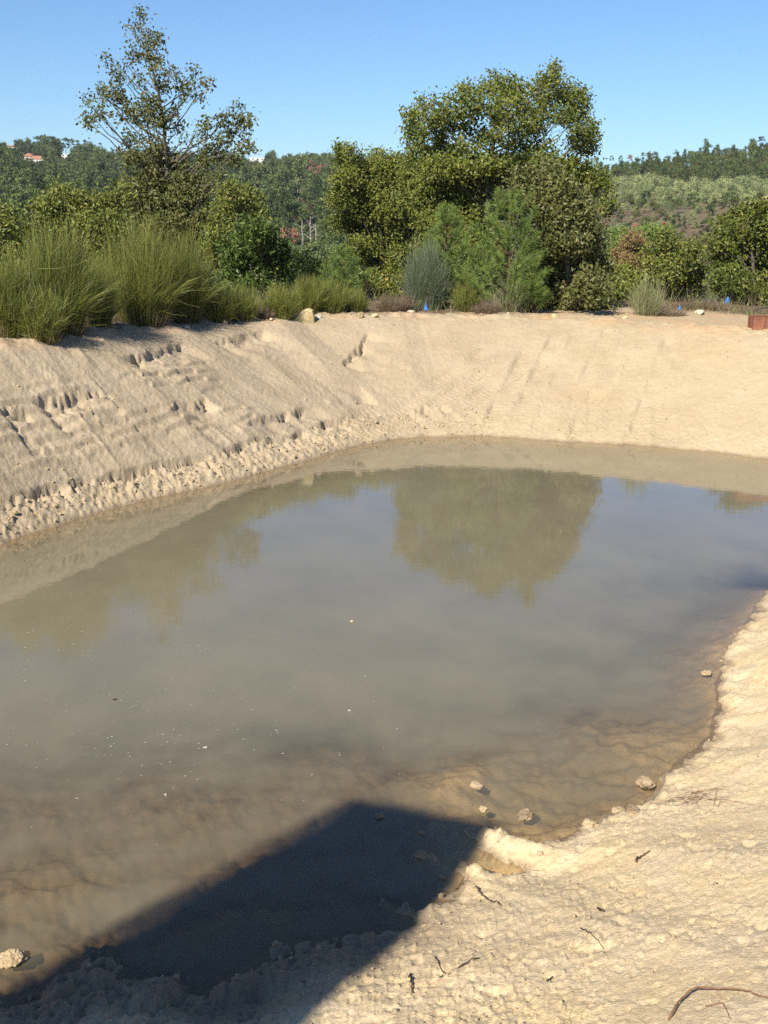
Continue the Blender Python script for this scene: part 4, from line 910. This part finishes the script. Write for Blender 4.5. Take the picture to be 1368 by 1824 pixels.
# ridge-line trees one can tell apart, and single dead trees
def single(name, label, cat, kd, px, top, hpx, dist, seed, group=None, wide=1.0):
    az_ = math.atan((px - CX) / F_PX / 0.97); h0 = {'pine': 10, 'red': 10, 'tallpine': 15, 'euc': 12, 'round': 6}[kd]
    P = at(px, top, dist * math.cos(az_)); sz = hpx * dist / F_PX / h0
    zb = float(base_z([P[0]], [P[1]])[0]); zb = min(zb, P[2] - h0 * 0.9 * sz) if P[2] - h0 * sz < zb + 3 else P[2] - h0 * 0.93 * sz
    r = empty(name, (P[0], P[1], zb), label, cat, group); r.scale = (sz * wide, sz * wide, sz); r.rotation_euler = (0, 0, seed * 1.7)
    tm, cm = proto(kd, seed); link('trunk', tm, r); link('crown', cm, r); return r
rid = [(1090, 278, 20), (1106, 277, 16), (1145, 272, 17), (1165, 270, 20), (1203, 267, 18), (1219, 270, 14), (1232, 259, 27), (1248, 266, 20), (1262, 263, 18), (1290, 259, 18), (1316, 254, 20), (1340, 247, 30), (1356, 241, 38), (1372, 244, 30)]
GL = 'trees standing up along the right-hand ridge'
RL = ['skyline pine nearest the great wide oak on the right-hand hill', 'second skyline pine right of the great wide oak', 'small skyline pine just right of the reddish dead one', 'third dark pine right of the reddish dead one on the skyline',
      'round pine at the low middle of the right-hand skyline', 'smallest skyline pine before the tall central one', 'tall central pine standing clear on the right-hand skyline', 'skyline pine just right of the tall central one',
      'second skyline pine right of the tall central one', 'skyline pine halfway between the central one and the last group', 'skyline pine left of the tallest group at the right edge', 'left of the three tallest skyline pines at the right edge',
      'tallest skyline pine near the right edge', 'last skyline pine, cut off by the right edge']
for i, (x, y, hp) in enumerate(rid):
    single('ridge_pine', RL[i], 'tree', 'tallpine' if hp >= 18 else 'pine', x, y, hp, 552, 600 + i % 5, GL)
single('ridge_pine', 'reddish dead pine on the skyline of the right-hand hill', 'tree', 'red', 1122, 275, 20, 550, 606, GL)
ridl = [(66, 242, 26), (77, 240, 28), (88, 243, 26), (98, 243, 24), (108, 245, 24), (116, 245, 25), (126, 247, 22), (137, 250, 18), (153, 249, 20), (165, 250, 20), (178, 254, 14)]
ORD = 'first second third fourth fifth sixth seventh eighth ninth tenth eleventh'.split()
for i, (x, y, hp) in enumerate(ridl):
    single('hilltop_pine', ORD[i] + ' round-headed pine from the left in the hilltop clump at far left', 'tree', 'pine', x, y, hp, 905, 610 + i % 5, 'pines in the hilltop clump at far left', 1.15)
for x, top, hp, d_, lb in [(515, 396, 56, 300, 'rust-red dead pine low on the far slope beside the great oaks'), (553, 352, 40, 420, 'upper red-topped dying pine on the far slope'), (560, 285, 42, 600, 'reddish-purple dead tree high on the far slope'),
                           (1130, 398, 34, 170, 'left one of the two rust-red treetops below the pale scrub'), (1183, 394, 34, 170, 'right one of the two rust-red treetops below the pale scrub')]:
    single('dead_pine', lb, 'dead tree', 'red', x, top, hp, d_, int(x), 'rust-red dead pines')
BT = ['left pale bare trunk beside the rust-red pine on the far slope', 'middle pale bare trunk right of the rust-red pine', 'right pale bare trunk nearest the great oaks', 'lone pale trunk higher up the far slope', 'pale bare trunk left of the rust-red pine']
for i, (x, y0, y1, d_) in enumerate([(538, 392, 440, 300), (552, 385, 444, 310), (565, 398, 442, 300), (531, 318, 350, 430), (497, 405, 440, 320)]):
    a_, b_ = at(x, y1 + 10, d_), at(x + RNG.normal(0, 2), y0, d_); b_[2] = max(b_[2], a_[2] + 3)
    zb = float(base_z([a_[0]], [a_[1]])[0]); a_[2] = min(a_[2], zb - 0.3)
    r = empty('bare_tree', a_, BT[i], 'dead tree', 'bleached bare trunks on the far slope')
    gg = Geo(); gg.add(*tube(wiggle(a_, b_, 6, 0.012), np.linspace(0.30, 0.10, 6), 5)); gg.obj('trunk', M_GREYTWIG, r)
    gg = Geo()
    for k in range(16):
        f = 0.45 + 0.5 * RNG.random(); s0 = a_ + (b_ - a_) * f; e = s0 + np.array([RNG.normal(0, 1.6), RNG.normal(0, 1.6), RNG.uniform(0.2, 1.6)]); gg.add(*tube(np.array([s0, (s0 + e) / 2 + [0, 0, .15], e]), [.07, .05, .03], 3))
    gg.obj('branch', M_GREYTWIG, r)

# houses on the left hill
def house(label, px, py, dist, wm_, dm, hm_, roof_h, flat=False, rz=0.2):
    P = slope_at(px, py); zb = P[2]
    r = empty('hill_house', (P[0], P[1], zb), label, 'house', 'houses on the left hill'); r.rotation_euler = (0, 0, rz)
    def boxm(x0, x1, y0, y1, z0, z1): return prism([(x0, y0), (x1, y0), (x1, y1), (x0, y1)], z0, z1)
    org = np.array(r.location)
    g = Geo(); g.add(*boxm(-wm_ / 2, wm_ / 2, -dm / 2, dm / 2, -6, hm_)); link('wall', g.mesh('wall', M_WHITE), r)
    if flat:
        g = Geo(); g.add(*boxm(-wm_ / 2 - .3, wm_ / 2 + .3, -dm / 2 - .3, dm / 2 + .3, hm_ + .003, hm_ + .35)); link('roof', g.mesh('roof', M_WHITE), r)
    else:
        V = np.array([(-wm_ / 2 - .5, -dm / 2 - .5, hm_), (wm_ / 2 + .5, -dm / 2 - .5, hm_), (wm_ / 2 + .5, dm / 2 + .5, hm_), (-wm_ / 2 - .5, dm / 2 + .5, hm_), (-wm_ / 2 + 1.5, 0, hm_ + roof_h), (wm_ / 2 - 1.5, 0, hm_ + roof_h)]) + [0, 0, 0.004]
        g = Geo(); g.add(V, [(0, 1, 5, 4), (2, 3, 4, 5), (3, 2, 1, 0)], [(1, 2, 5), (3, 0, 4)]); link('roof', g.mesh('roof', M_TILE), r)
    for k in range(max(2, int(wm_ / 4))):
        x0 = -wm_ / 2 + (k + 0.5) * wm_ / max(2, int(wm_ / 4)); g = Geo(); g.add(*boxm(x0 - .6, x0 + .6, -dm / 2 - .06, -dm / 2 + .05, hm_ - 2.0, hm_ - 0.8)); link('window', g.mesh('window', M_DARKGLASS), r)
house('white low house on the hilltop at the far left edge', 22, 272, 0, 15, 8, 5.0, 1.4)
house('red-roofed house halfway down the left hill, left of a pair', 50, 290, 0, 12, 8, 4.0, 2.4)
house('red-roofed house halfway down the left hill, right of a pair', 72, 295, 0, 12, 8, 4.0, 2.4, rz=-0.2)
house('plain white block on the hill below the hilltop pines', 118, 288, 0, 8, 7, 6.5, 1, True)
house('pale flat building on the skyline right of the sparse oak', 458, 300, 0, 12, 8, 9.0, 1, True)

# ------------------------------------------------------------------ stones, clods, twigs, markers
def rock_geo(size, seed, facet=0.35, n=3):
    import bmesh
    bm = bmesh.new(); bmesh.ops.create_icosphere(bm, subdivisions=n, radius=1.0)
    rr_ = np.random.default_rng(seed)
    V = np.array([v.co[:] for v in bm.verts]); T = np.array([[v.index for v in f.verts] for f in bm.faces]); bm.free()
    for k in range(9):
        nrm = unit(rr_.normal(size=3)); h = rr_.uniform(0.45, 0.85); dd = V @ nrm - h; V = V - np.clip(dd, 0, None)[:, None] * nrm
    V = V * (1 + 0.10 * perlin(V[:, 0] * 2 + seed, V[:, 1] * 2 + V[:, 2] * 1.7, seed)[:, None] * facet * 3)
    V += rr_.normal(0, 0.012, V.shape)
    return V * np.asarray(size), T
def clod_geo(size, seed, n=4):
    import bmesh
    bm = bmesh.new(); bmesh.ops.create_icosphere(bm, subdivisions=n, radius=1.0)
    V = np.array([v.co[:] for v in bm.verts]); T = np.array([[v.index for v in f.verts] for f in bm.faces]); bm.free()
    q1 = perlin(V[:, 0] * 1.5 + seed, V[:, 1] * 1.5 + V[:, 2] * 1.9, seed); q2 = perlin(V[:, 0] * 4 + V[:, 2] * 3, V[:, 1] * 4 + seed, seed + 1); q3 = perlin(V[:, 0] * 9 + V[:, 2] * 7, V[:, 1] * 9 + V[:, 2] * 5, seed + 2)
    V = V * (1 + 0.34 * q1 + 0.15 * q2 + 0.07 * q3)[:, None]
    return V * np.asarray(size), T
def rock(name, label, cat, px, py, wpx, hpx, m, seed, group=None, P=None, sink=0.25, rz=None, n=3, depth=1.0):
    b = hit(px, py) if P is None else P
    zb = max(gz(b[0], b[1]), 0.0); dist = np.linalg.norm(b - CAM); rx = wpx * 0.5 * dist / F_PX; rzv = hpx * (0.45 if name == 'mud_clod' else 0.62) * dist / F_PX
    V, T = clod_geo((rx, rx * 0.75, rzv), seed) if name == 'mud_clod' else rock_geo((rx * 1.15, rx * depth, rzv), seed, n=n)
    a = seed * 1.3 if rz is None else rz; c, s_ = math.cos(a), math.sin(a)
    if abs(depth - 1) < 1e-6: V = np.stack([V[:, 0] * c - V[:, 1] * s_, V[:, 0] * s_ + V[:, 1] * c, V[:, 2]], 1)
    me_ = new_mesh(name, V + [0, 0, rzv * (1 - 2 * sink)], None, T, [m])
    o_ = link(name, me_, None, (b[0], b[1], zb)); return tag(o_, label, cat, group)
# the pale boulder is wedge shaped: built on its own outline
b = hit(537, 573); dist = np.linalg.norm(b - CAM); q = dist / F_PX
prof = np.array([(-15, 0), (-13, 3), (-8, 8), (-3, 14), (3, 19), (8, 20.5), (12, 18), (13, 10), (14, 0)]) * q * 1.35
V = []
for k, (yy, sc_) in enumerate([(-0.16, 0.62), (-0.10, 0.92), (0.02, 1.0), (0.13, 0.85), (0.19, 0.55)]):
    for p in prof * [1.25, 0.88]: V.append((p[0] * sc_ + RNG.normal(0, .006), yy + 0.05 * p[0] / q / 15, p[1] * (0.55 + 0.45 * sc_) - 0.03 + RNG.normal(0, .005)))
npf = len(prof); Qb = [(k * npf + i, k * npf + i + 1, (k + 1) * npf + i + 1, (k + 1) * npf + i) for k in range(4) for i in range(npf - 1)]
Tb = [(0, i + 1, i) if False else (0, i, i + 1) for i in range(1, npf - 1)] + [(4 * npf, 4 * npf + i + 1, 4 * npf + i) for i in range(1, npf - 1)]
tag(link('boulder', new_mesh('boulder', V, Qb, Tb, [M_STONE]), None, (b[0], b[1], gz(b[0], b[1]))), 'pale yellow wedge-shaped boulder at the foot of the broom', 'boulder')
SG = 'stones along the bank crest'
rock('stone', 'small whitish round stone just right of the pale boulder', 'stone', 566, 568, 11, 8, M_STONEW, 31, SG)
rock('stone', 'rough brown stone under the wispy olive broom', 'stone', 641, 567, 15, 13, M_STONEB, 32, SG)
rock('stone', 'flat pinkish stone right of the brown stone', 'stone', 668, 566, 13, 7, M_STONE, 33, SG)
rock('stone', 'long pale stone on the crest left of the triangular blue marker', 'stone', 733, 558, 15, 6, M_STONEW, 34, SG)
rock('stone', 'pale flat stone on the crest below the upright broom flank', 'stone', 331, 587, 15, 7, M_STONEW, 35, SG)
rock('stone', 'grey stone half hidden at the base of the low grey-green broom', 'stone', 402, 577, 12, 8, M_STONEB, 36, SG)
rock('stone', 'little ochre stone left of the small yellow-green broom', 'stone', 484, 574, 8, 6, M_STONE, 37, SG)
rock('stone', 'broad pale stone on the crest under the dull dense oak', 'stone', 988, 566, 17, 7, M_STONE, 38, SG)
rock('stone', 'small pale stone on the crest left of the pale silvery broom', 'stone', 1113, 567, 10, 6, M_STONE, 39, SG)
rock('stone', 'pale angular stone on the rise left of the rusty trough', 'stone', 1248, 560, 22, 10, M_STONEW, 40, SG)
rock('stone', 'tiny white stone on the crest under the yellow-green low broom', 'stone', 905, 563, 7, 5, M_STONEW, 41, SG)
CG = 'mud clods at the water edge'
rock('mud_clod', 'crumbly mud clod standing in the shallows at the left edge', 'mud clod', 20, 1718, 42, 28, M_CLOD, 51, CG)
rock('mud_clod', 'flat light mud crust just above water left of the lone clod', 'mud clod', 848, 1402, 26, 5, M_CLOD, 52, CG, sink=0.4)
rock('mud_clod', 'lone little mud clod in the water above the shadow corner', 'mud clod', 860, 1447, 14, 12, M_CLOD, 53, CG)
rock('mud_clod', 'low mud hump in the shallows near the bright ridge', 'mud clod', 936, 1458, 34, 14, M_WETCLOD, 54, CG, sink=0.42)
rock('mud_clod', 'bumpy mud clod off the right shore bend', 'mud clod', 1148, 1398, 32, 18, M_WETCLOD, 55, CG)
rock('mud_clod', 'mud lump touching the shore just below the bumpy clod', 'mud clod', 1100, 1448, 22, 12, M_CLOD, 56, CG)
rock('mud_clod', 'wide mud lump on the water line at the shore bend', 'mud clod', 1128, 1455, 28, 14, M_WETCLOD, 57, CG)
rock('mud_clod', 'small pair of crumbs at the water line by the bright sand', 'mud clod', 1048, 1474, 22, 12, M_CLOD, 58, CG)
rock('mud_clod', 'dark crumb alone in the shadowed water', 'mud clod', 676, 1455, 18, 8, M_WETCLOD, 59, CG)
rock('mud_clod', 'tiny crumb in shadowed water left of the upper mud ridge', 'mud clod', 750, 1486, 12, 6, M_WETCLOD, 60, CG)
rock('mud_clod', 'mud chip lying off the right shore point', 'mud clod', 1258, 1200, 20, 6, M_CLOD, 61, CG)
rock('mud_clod', 'damp crumb between the two dark mud ridges', 'mud clod', 788, 1566, 14, 8, M_WETCLOD, 62, CG)

# crumbs and pebbles strewn over the banks
rng = np.random.default_rng(9)
ico = rock_geo((1, 1, 1), 3, n=1)
def strew(n, x0, x1, y0, y1, cond, smin, smax, m, name, label):
    X_ = rng.uniform(x0, x1, n); Y_ = rng.uniform(y0, y1, n); Z_, D_, S_, F_, N_, DN_ = full_z(X_, Y_); D_ = np.where(F_ > 0.5, DN_, D_)
    k = cond(X_, Y_, Z_, D_, S_, F_, N_); X_, Y_, Z_ = X_[k], Y_[k], Z_[k]; n = len(X_)
    sz = smin * (smax / smin) ** (rng.random(n) ** 2.2)
    B = ico[0][None] * (sz[:, None, None] * rng.uniform(0.6, 1.2, (n, 1, 3))) * rng.uniform(0.8, 1.2, (n, len(ico[0]), 1))
    a = rng.uniform(0, 6.28, n); c, s_ = np.cos(a)[:, None], np.sin(a)[:, None]
    B = np.stack([B[..., 0] * c - B[..., 1] * s_, B[..., 0] * s_ + B[..., 1] * c, B[..., 2]], -1) + np.stack([X_, Y_, Z_ + sz * 0.3], 1)[:, None]
    T = (ico[1][None] + (np.arange(n) * len(ico[0]))[:, None, None]).reshape(-1, 3)
    tag(link(name, new_mesh(name, B.reshape(-1, 3), None, T, [m])), label, kind='stuff')
strew(9000, -7, 3, 13, 24, lambda x, y, z, d, s, f, q: (f > .5) & (d > .05) & (d < 1.35) & (s < S_M + 2) & (rng.random(len(x)) < .75 * sstep(1.4, .5, d)), .012, .05, M_CLOD, 'crumbled_soil', 'crumbled clods along the foot of the left bank')
strew(4500, -9, 9, 14, 29, lambda x, y, z, d, s, f, q: (f > .5) & (d > .1) & (d < 6.5) & (perlin(x * 1.2, y * 1.2, 410) > 0.0), .008, .035, M_CLOD, 'soil_crumbs', 'loose crumbs on the far banks')
strew(26000, -2, 5, 3, 13, lambda x, y, z, d, s, f, q: (q > .5) & (d > .02) & (x > -0.5) & (rng.random(len(x)) < 0.12 + 0.9 * np.clip(perlin(x * 1.6, y * 1.6, 411) + .15, 0, 1)), .003, .014, M_CLOD, 'pebbles', 'grit and crumbs on the near sand')
strew(900, -2.5, 3.5, 4, 12, lambda x, y, z, d, s, f, q: (q > .5) & (d > -.1) & (d < .22), .008, .035, M_CLOD, 'shore_crumbs', 'crumbs along the near water line')

# twigs on the near sand
def twig(name, label, pts, rpx, m, lift=0.006, cat='twig', group='twigs on the near sand', n=14, arch=0.0, seed=1):
    P = np.array([hit(*p) for p in pts]); P = resample(P, n); P[:, 2] = np.maximum(full_z(P[:, 0], P[:, 1])[0], 0)
    q = np.linalg.norm(P[0] - CAM) / F_PX; r_ = rpx * 0.5 * q
    rr_ = np.random.default_rng(seed); P[:, :2] += rr_.normal(0, r_ * 0.5, (n, 2))
    P[:, 2] = np.maximum(P[:, 2], np.convolve(np.pad(P[:, 2], 2, 'edge'), np.ones(5) / 5, 'valid')) + r_ * 0.7 + lift + arch * np.sin(np.linspace(0, math.pi, n))
    V, Qd, T = tube(P - P[0], np.linspace(r_, r_ * 0.55, n) * rr_.uniform(0.85, 1.15, n), 6)
    return tag(link(name, new_mesh(name, V, Qd, T, [m], smooth=True), None, P[0]), label, cat, group)
twig('root', 'long reddish-brown root arching out of the bottom right corner', [(1190, 1822), (1205, 1800), (1232, 1783), (1275, 1778), (1320, 1780), (1366, 1795)], 4.5, M_ROOT, cat='root', group=None, arch=0.02)
twig('twig', 'thin twig curling just below the long root', [(1255, 1803), (1285, 1799), (1300, 1822)], 2.0, M_ROOT, seed=2)
t0 = twig('twig', 'short forked dark twig lying alone on the right sand', [(1130, 1545), (1142, 1536), (1155, 1526)], 4.0, M_TWIG, seed=3)
P_ = hit(1149, 1530); gg = Geo(); gg.add(np.array([(0, 0, .012), (.018, .012, .035), (.034, .002, .03), (.02, -.012, .014)]), [(0, 1, 2, 3)]); gg.V = [v + P_ for v in gg.V]
gg.obj('leaf', M_GREYTWIG, t0)
twig('twig', 'long thin dark twig pointing from the mud toward the sand', [(848, 1590), (868, 1605), (892, 1622)], 3.0, M_TWIG, seed=4)
twig('twig', 'dark stub of twig left of centre on the near sand', [(1064, 1620), (1076, 1630)], 4.0, M_TWIG, seed=5)
twig('twig', 'upright-looking dark twig near the shadow end at the bottom', [(731, 1742), (733, 1762), (735, 1778)], 4.0, M_TWIG, seed=6)
twig('twig', 'bent dark twig right of the upright-looking one', [(816, 1733), (833, 1722), (855, 1715)], 3.0, M_TWIG, seed=7)
twig('twig', 'pale slanting stick in the lower middle of the sand', [(975, 1752), (984, 1745)], 3.0, M_TWIG, seed=8)
twig('twig', 'long faint curved twig across the middle sand', [(1035, 1658), (1050, 1676), (1075, 1690)], 2.0, M_TWIG, seed=9)
twig('twig', 'hair-thin twig curving above the bent one', [(775, 1710), (785, 1735), (800, 1748)], 2.0, M_TWIG, seed=10)
twig('twig', 'small grey twig on the far right of the sand', [(1262, 1582), (1278, 1578)], 4.0, M_GREYTWIG, seed=11)
# dry rootlet tangle
rr_ = np.random.default_rng(3); C_ = hit(1240, 1432); gg = Geo()
for k in range(26):
    a0 = rr_.normal(0, 0.10, 2) * [1.2, 0.8]; a1 = rr_.normal(0, 0.11, 2) * [1.3, 0.8]; p0 = np.array([C_[0] + a0[0], C_[1] + a0[1], 0]); p1 = np.array([C_[0] + a1[0], C_[1] + a1[1], 0]); mm = (p0 + p1) / 2
    for p in (p0, p1): p[2] = gz(p[0], p[1]) + 0.004
    mm[2] = max(gz(mm[0], mm[1]), (p0[2] + p1[2]) / 2) + rr_.uniform(0.01, 0.035); gg.add(*tube(np.array([p0, mm, p1]), [.0018, .0018, .001], 3), tint=.4)
V_, Q_, T_, A_ = gg.arrays()
tag(link('root_tangle', new_mesh('root_tangle', V_ - C_, Q_, T_, [M_ROOT]), None, C_), 'small tangle of dry brown rootlets on the right sand slope', 'root tangle')

# floating flecks
n = 3000; fx = rng.uniform(0, 760, n); fy = rng.uniform(985, 1540, n)
pr = np.exp(-((fy - 1200 + (fx - 300) * -0.05) / 150) ** 2) * sstep(760, 380, fx) * (0.35 + 0.9 * (perlin(fx / 120, fy / 60, 420) + 0.3))
k = rng.random(n) < pr * 0.75; gg = Geo()
for x_, y_ in zip(fx[k], fy[k]):
    p = on(x_, y_, 0.004); s_ = rng.uniform(0.0025, 0.0075) * (1.5 if rng.random() < .1 else 1); a = rng.uniform(0, 3.14, 6) ; ang = np.arange(6) * 1.047 + rng.normal(0, .2, 6)
    V_ = np.stack([np.cos(ang) * s_ * rng.uniform(.6, 1.2, 6) * 1.5, np.sin(ang) * s_ * rng.uniform(.5, 1.1, 6), np.full(6, rng.uniform(0, .002))], 1) + p
    gg.add(np.vstack([V_, V_ - [0, 0, .003]]), [(0, 1, 2, 3), (0, 3, 4, 5)])
tag(gg.obj('foam', M_FOAM), 'pale foam flecks drifting on the left half of the pond', kind='stuff')
def floater(label, px, py, size, m, seed):
    p = on(px, py, 0.004); rr_ = np.random.default_rng(seed); ang = np.arange(8) * 0.785
    V_ = np.stack([np.cos(ang) * size * rr_.uniform(.7, 1.3, 8), np.sin(ang) * size * .6 * rr_.uniform(.7, 1.3, 8), rr_.uniform(0, .01, 8)], 1)
    V_ = np.vstack([V_, [[0, 0, .012]], V_ - [0, 0, .006]])
    T = [(i, (i + 1) % 8, 8) for i in range(8)]; Q_ = [(9 + i, 9 + (i + 1) % 8, (i + 1) % 8, i) for i in range(8)]
    tag(link('floating_leaf', new_mesh('floating_leaf', V_, Q_, T, [m]), None, p), label, 'leaf', 'leaves floating on the pond')
floater('yellowish leaf floating in the middle of the pond', 627, 1107, .020, M_STONE, 1)
floater('dark leaf floating among foam flecks on the left', 204, 1246, .020, M_TWIG, 2)
floater('pale scrap floating above the shallows left of the shadow', 295, 1416, .014, M_FOAM, 3)
floater('pale scrap floating where the shallows begin', 365, 1332, .016, M_FOAM, 4)
floater('pale scrap floating over the middle shallows', 622, 1266, .014, M_FOAM, 5)

# blue plastic markers
def marker(label, px, py_top, py_bot, wpx, base_py, shape, seed):
    b = hit(px, base_py); q = np.linalg.norm(b - CAM) / F_PX; zb = gz(b[0], b[1])
    r = empty('boundary_marker', (b[0], b[1], zb), label, 'marker', 'blue plastic markers along the crest')
    ztop = at(px, py_top, b[1])[2] - zb; zbot = at(px, py_bot, b[1])[2] - zb; hw = wpx * 0.42 * q
    V, Qd, T = tube(np.array([[0, .012, -.1], [0.004, .012, ztop * .6], [0, .012, ztop + 0.01]]), [.008, .008, .006], 6); link('stake', new_mesh('stake', V, Qd, T, [M_STAKE], smooth=True), r)
    P = np.array([(p[0] * hw, -0.004 + p[2] * .02, zbot + p[1] * (ztop - zbot)) for p in shape]); n_ = len(P)
    V = np.vstack([P, P + [0, -.004, 0]]); T = [(0, i, i + 1) for i in range(1, n_ - 1)] + [(n_, n_ + i + 1, n_ + i) for i in range(1, n_ - 1)]
    Qd = [(i, (i + 1) % n_, n_ + (i + 1) % n_, n_ + i) for i in range(n_)]
    link('tape', new_mesh('tape', V, Qd, T, [M_BLUE]), r)
marker('triangular blue marker in front of the blue-grey broom', 758, 538, 553, 9, 556, [(-1, 0, -.5), (0, -.08, .3), (1, .05, -.5), (.45, .6, 0), (0, 1, .4), (-.4, .6, 0)], 1)
marker('tiny blue marker low in the dry twigs right of the pale broom', 1209, 544, 554, 6, 560, [(-1, 0, 0), (.8, .1, .5), (1, .7, 0), (.2, 1, .4), (-.8, .6, 0)], 2)
marker('bright blue marker tape with a loose tail on the right rise', 1294, 529, 541, 9, 548, [(-.7, .0, 0), (.3, .05, .6), (.9, .3, 0), (.8, .9, .3), (.1, 1, .6), (-.9, .75, 0), (-.8, .4, .4)], 3)

# rusty trough with a plant and a hose behind it
b = hit(1341, 589); q = np.linalg.norm(b - CAM) / F_PX; hgt = 25 * q; zb = gz(b[0], b[1]) - 0.02
tr = empty('rusty_trough', (b[0], b[1], zb), 'rusty brown steel trough cut off by the right edge', 'trough')
Lx, Ly, th = 1.15, 0.42, 0.018
def boxm(x0, x1, y0, y1, z0, z1): return prism([(x0, y0), (x1, y0), (x1, y1), (x0, y1)], z0, z1)
for nm, args in (('side_panel', (0, Lx, 0, th, 0, hgt)), ('side_panel', (0, Lx, Ly - th, Ly, 0, hgt)), ('end_panel', (0, th, th + .001, Ly - th - .001, 0, hgt)), ('end_panel', (Lx - th, Lx, th + .001, Ly - th - .001, 0, hgt)), ('soil', (th + .002, Lx - th - .002, th + .002, Ly - th - .002, 0.02, hgt - 0.05))):
    V, Qd = boxm(*args); me_ = new_mesh(nm, V, Qd, None, [M_RUST if nm != 'soil' else M_STONEB]); o_ = link(nm, me_, tr)
    if nm != 'soil':
        bv = o_.modifiers.new('bevel', 'BEVEL'); bv.width = 0.006; bv.segments = 2
V, Qd = boxm(-.012, Lx + .012, -.012, th + .014, hgt + .002, hgt + .020); link('rim', new_mesh('rim', V, Qd, None, [M_RUST]), tr)
pl = empty('strap_leaved_plant', (b[0] + 0.17, b[1] + 0.62, gz(b[0] + .17, b[1] + .62)), 'small green strap-leaved plant behind the rusty trough', 'plant')
rr_ = np.random.default_rng(8)
for k in range(16):
    a = rr_.random() * 6.28; l = rr_.uniform(.28, .58); t = np.linspace(0, 1, 6)[:, None]; o3 = np.array([math.cos(a), math.sin(a), 0])
    P = o3 * l * .42 * t ** 1.5 + np.array([0, 0, 1.0]) * l * (t - .22 * t * t); V, Qd = strands(P[None], .028, rr_)
    link('leaf', new_mesh('leaf', V, Qd, None, [M_NEEDLE], {'tint': np.full(len(V), rr_.random())}, smooth=True), pl)
P = np.array([at(1338, 560, b[1] + .5), at(1345, 553, b[1] + .52), at(1356, 549, b[1] + .5), at(1372, 548, b[1] + .5), at(1395, 552, b[1] + .5), at(1410, 566, b[1] + .5)])
P[0, 2] = gz(P[0, 0], P[0, 1]); P[-1, 2] = gz(P[-1, 0], P[-1, 1]); P = resample(P, 20); V, Qd, T = tube(P - P[0], .012, 8)
tag(link('hose', new_mesh('hose', V, Qd, T, [M_HOSE], smooth=True), None, P[0]), 'dark curved hose looping up behind the rusty trough', 'hose')

if __name__ == '__main__':
    print('TRIS', sum(sum(len(p.vertices) - 2 for p in o.data.polygons) if False else len(o.data.loops) - 2 * len(o.data.polygons) for o in SC.objects if o.type == 'MESH'))
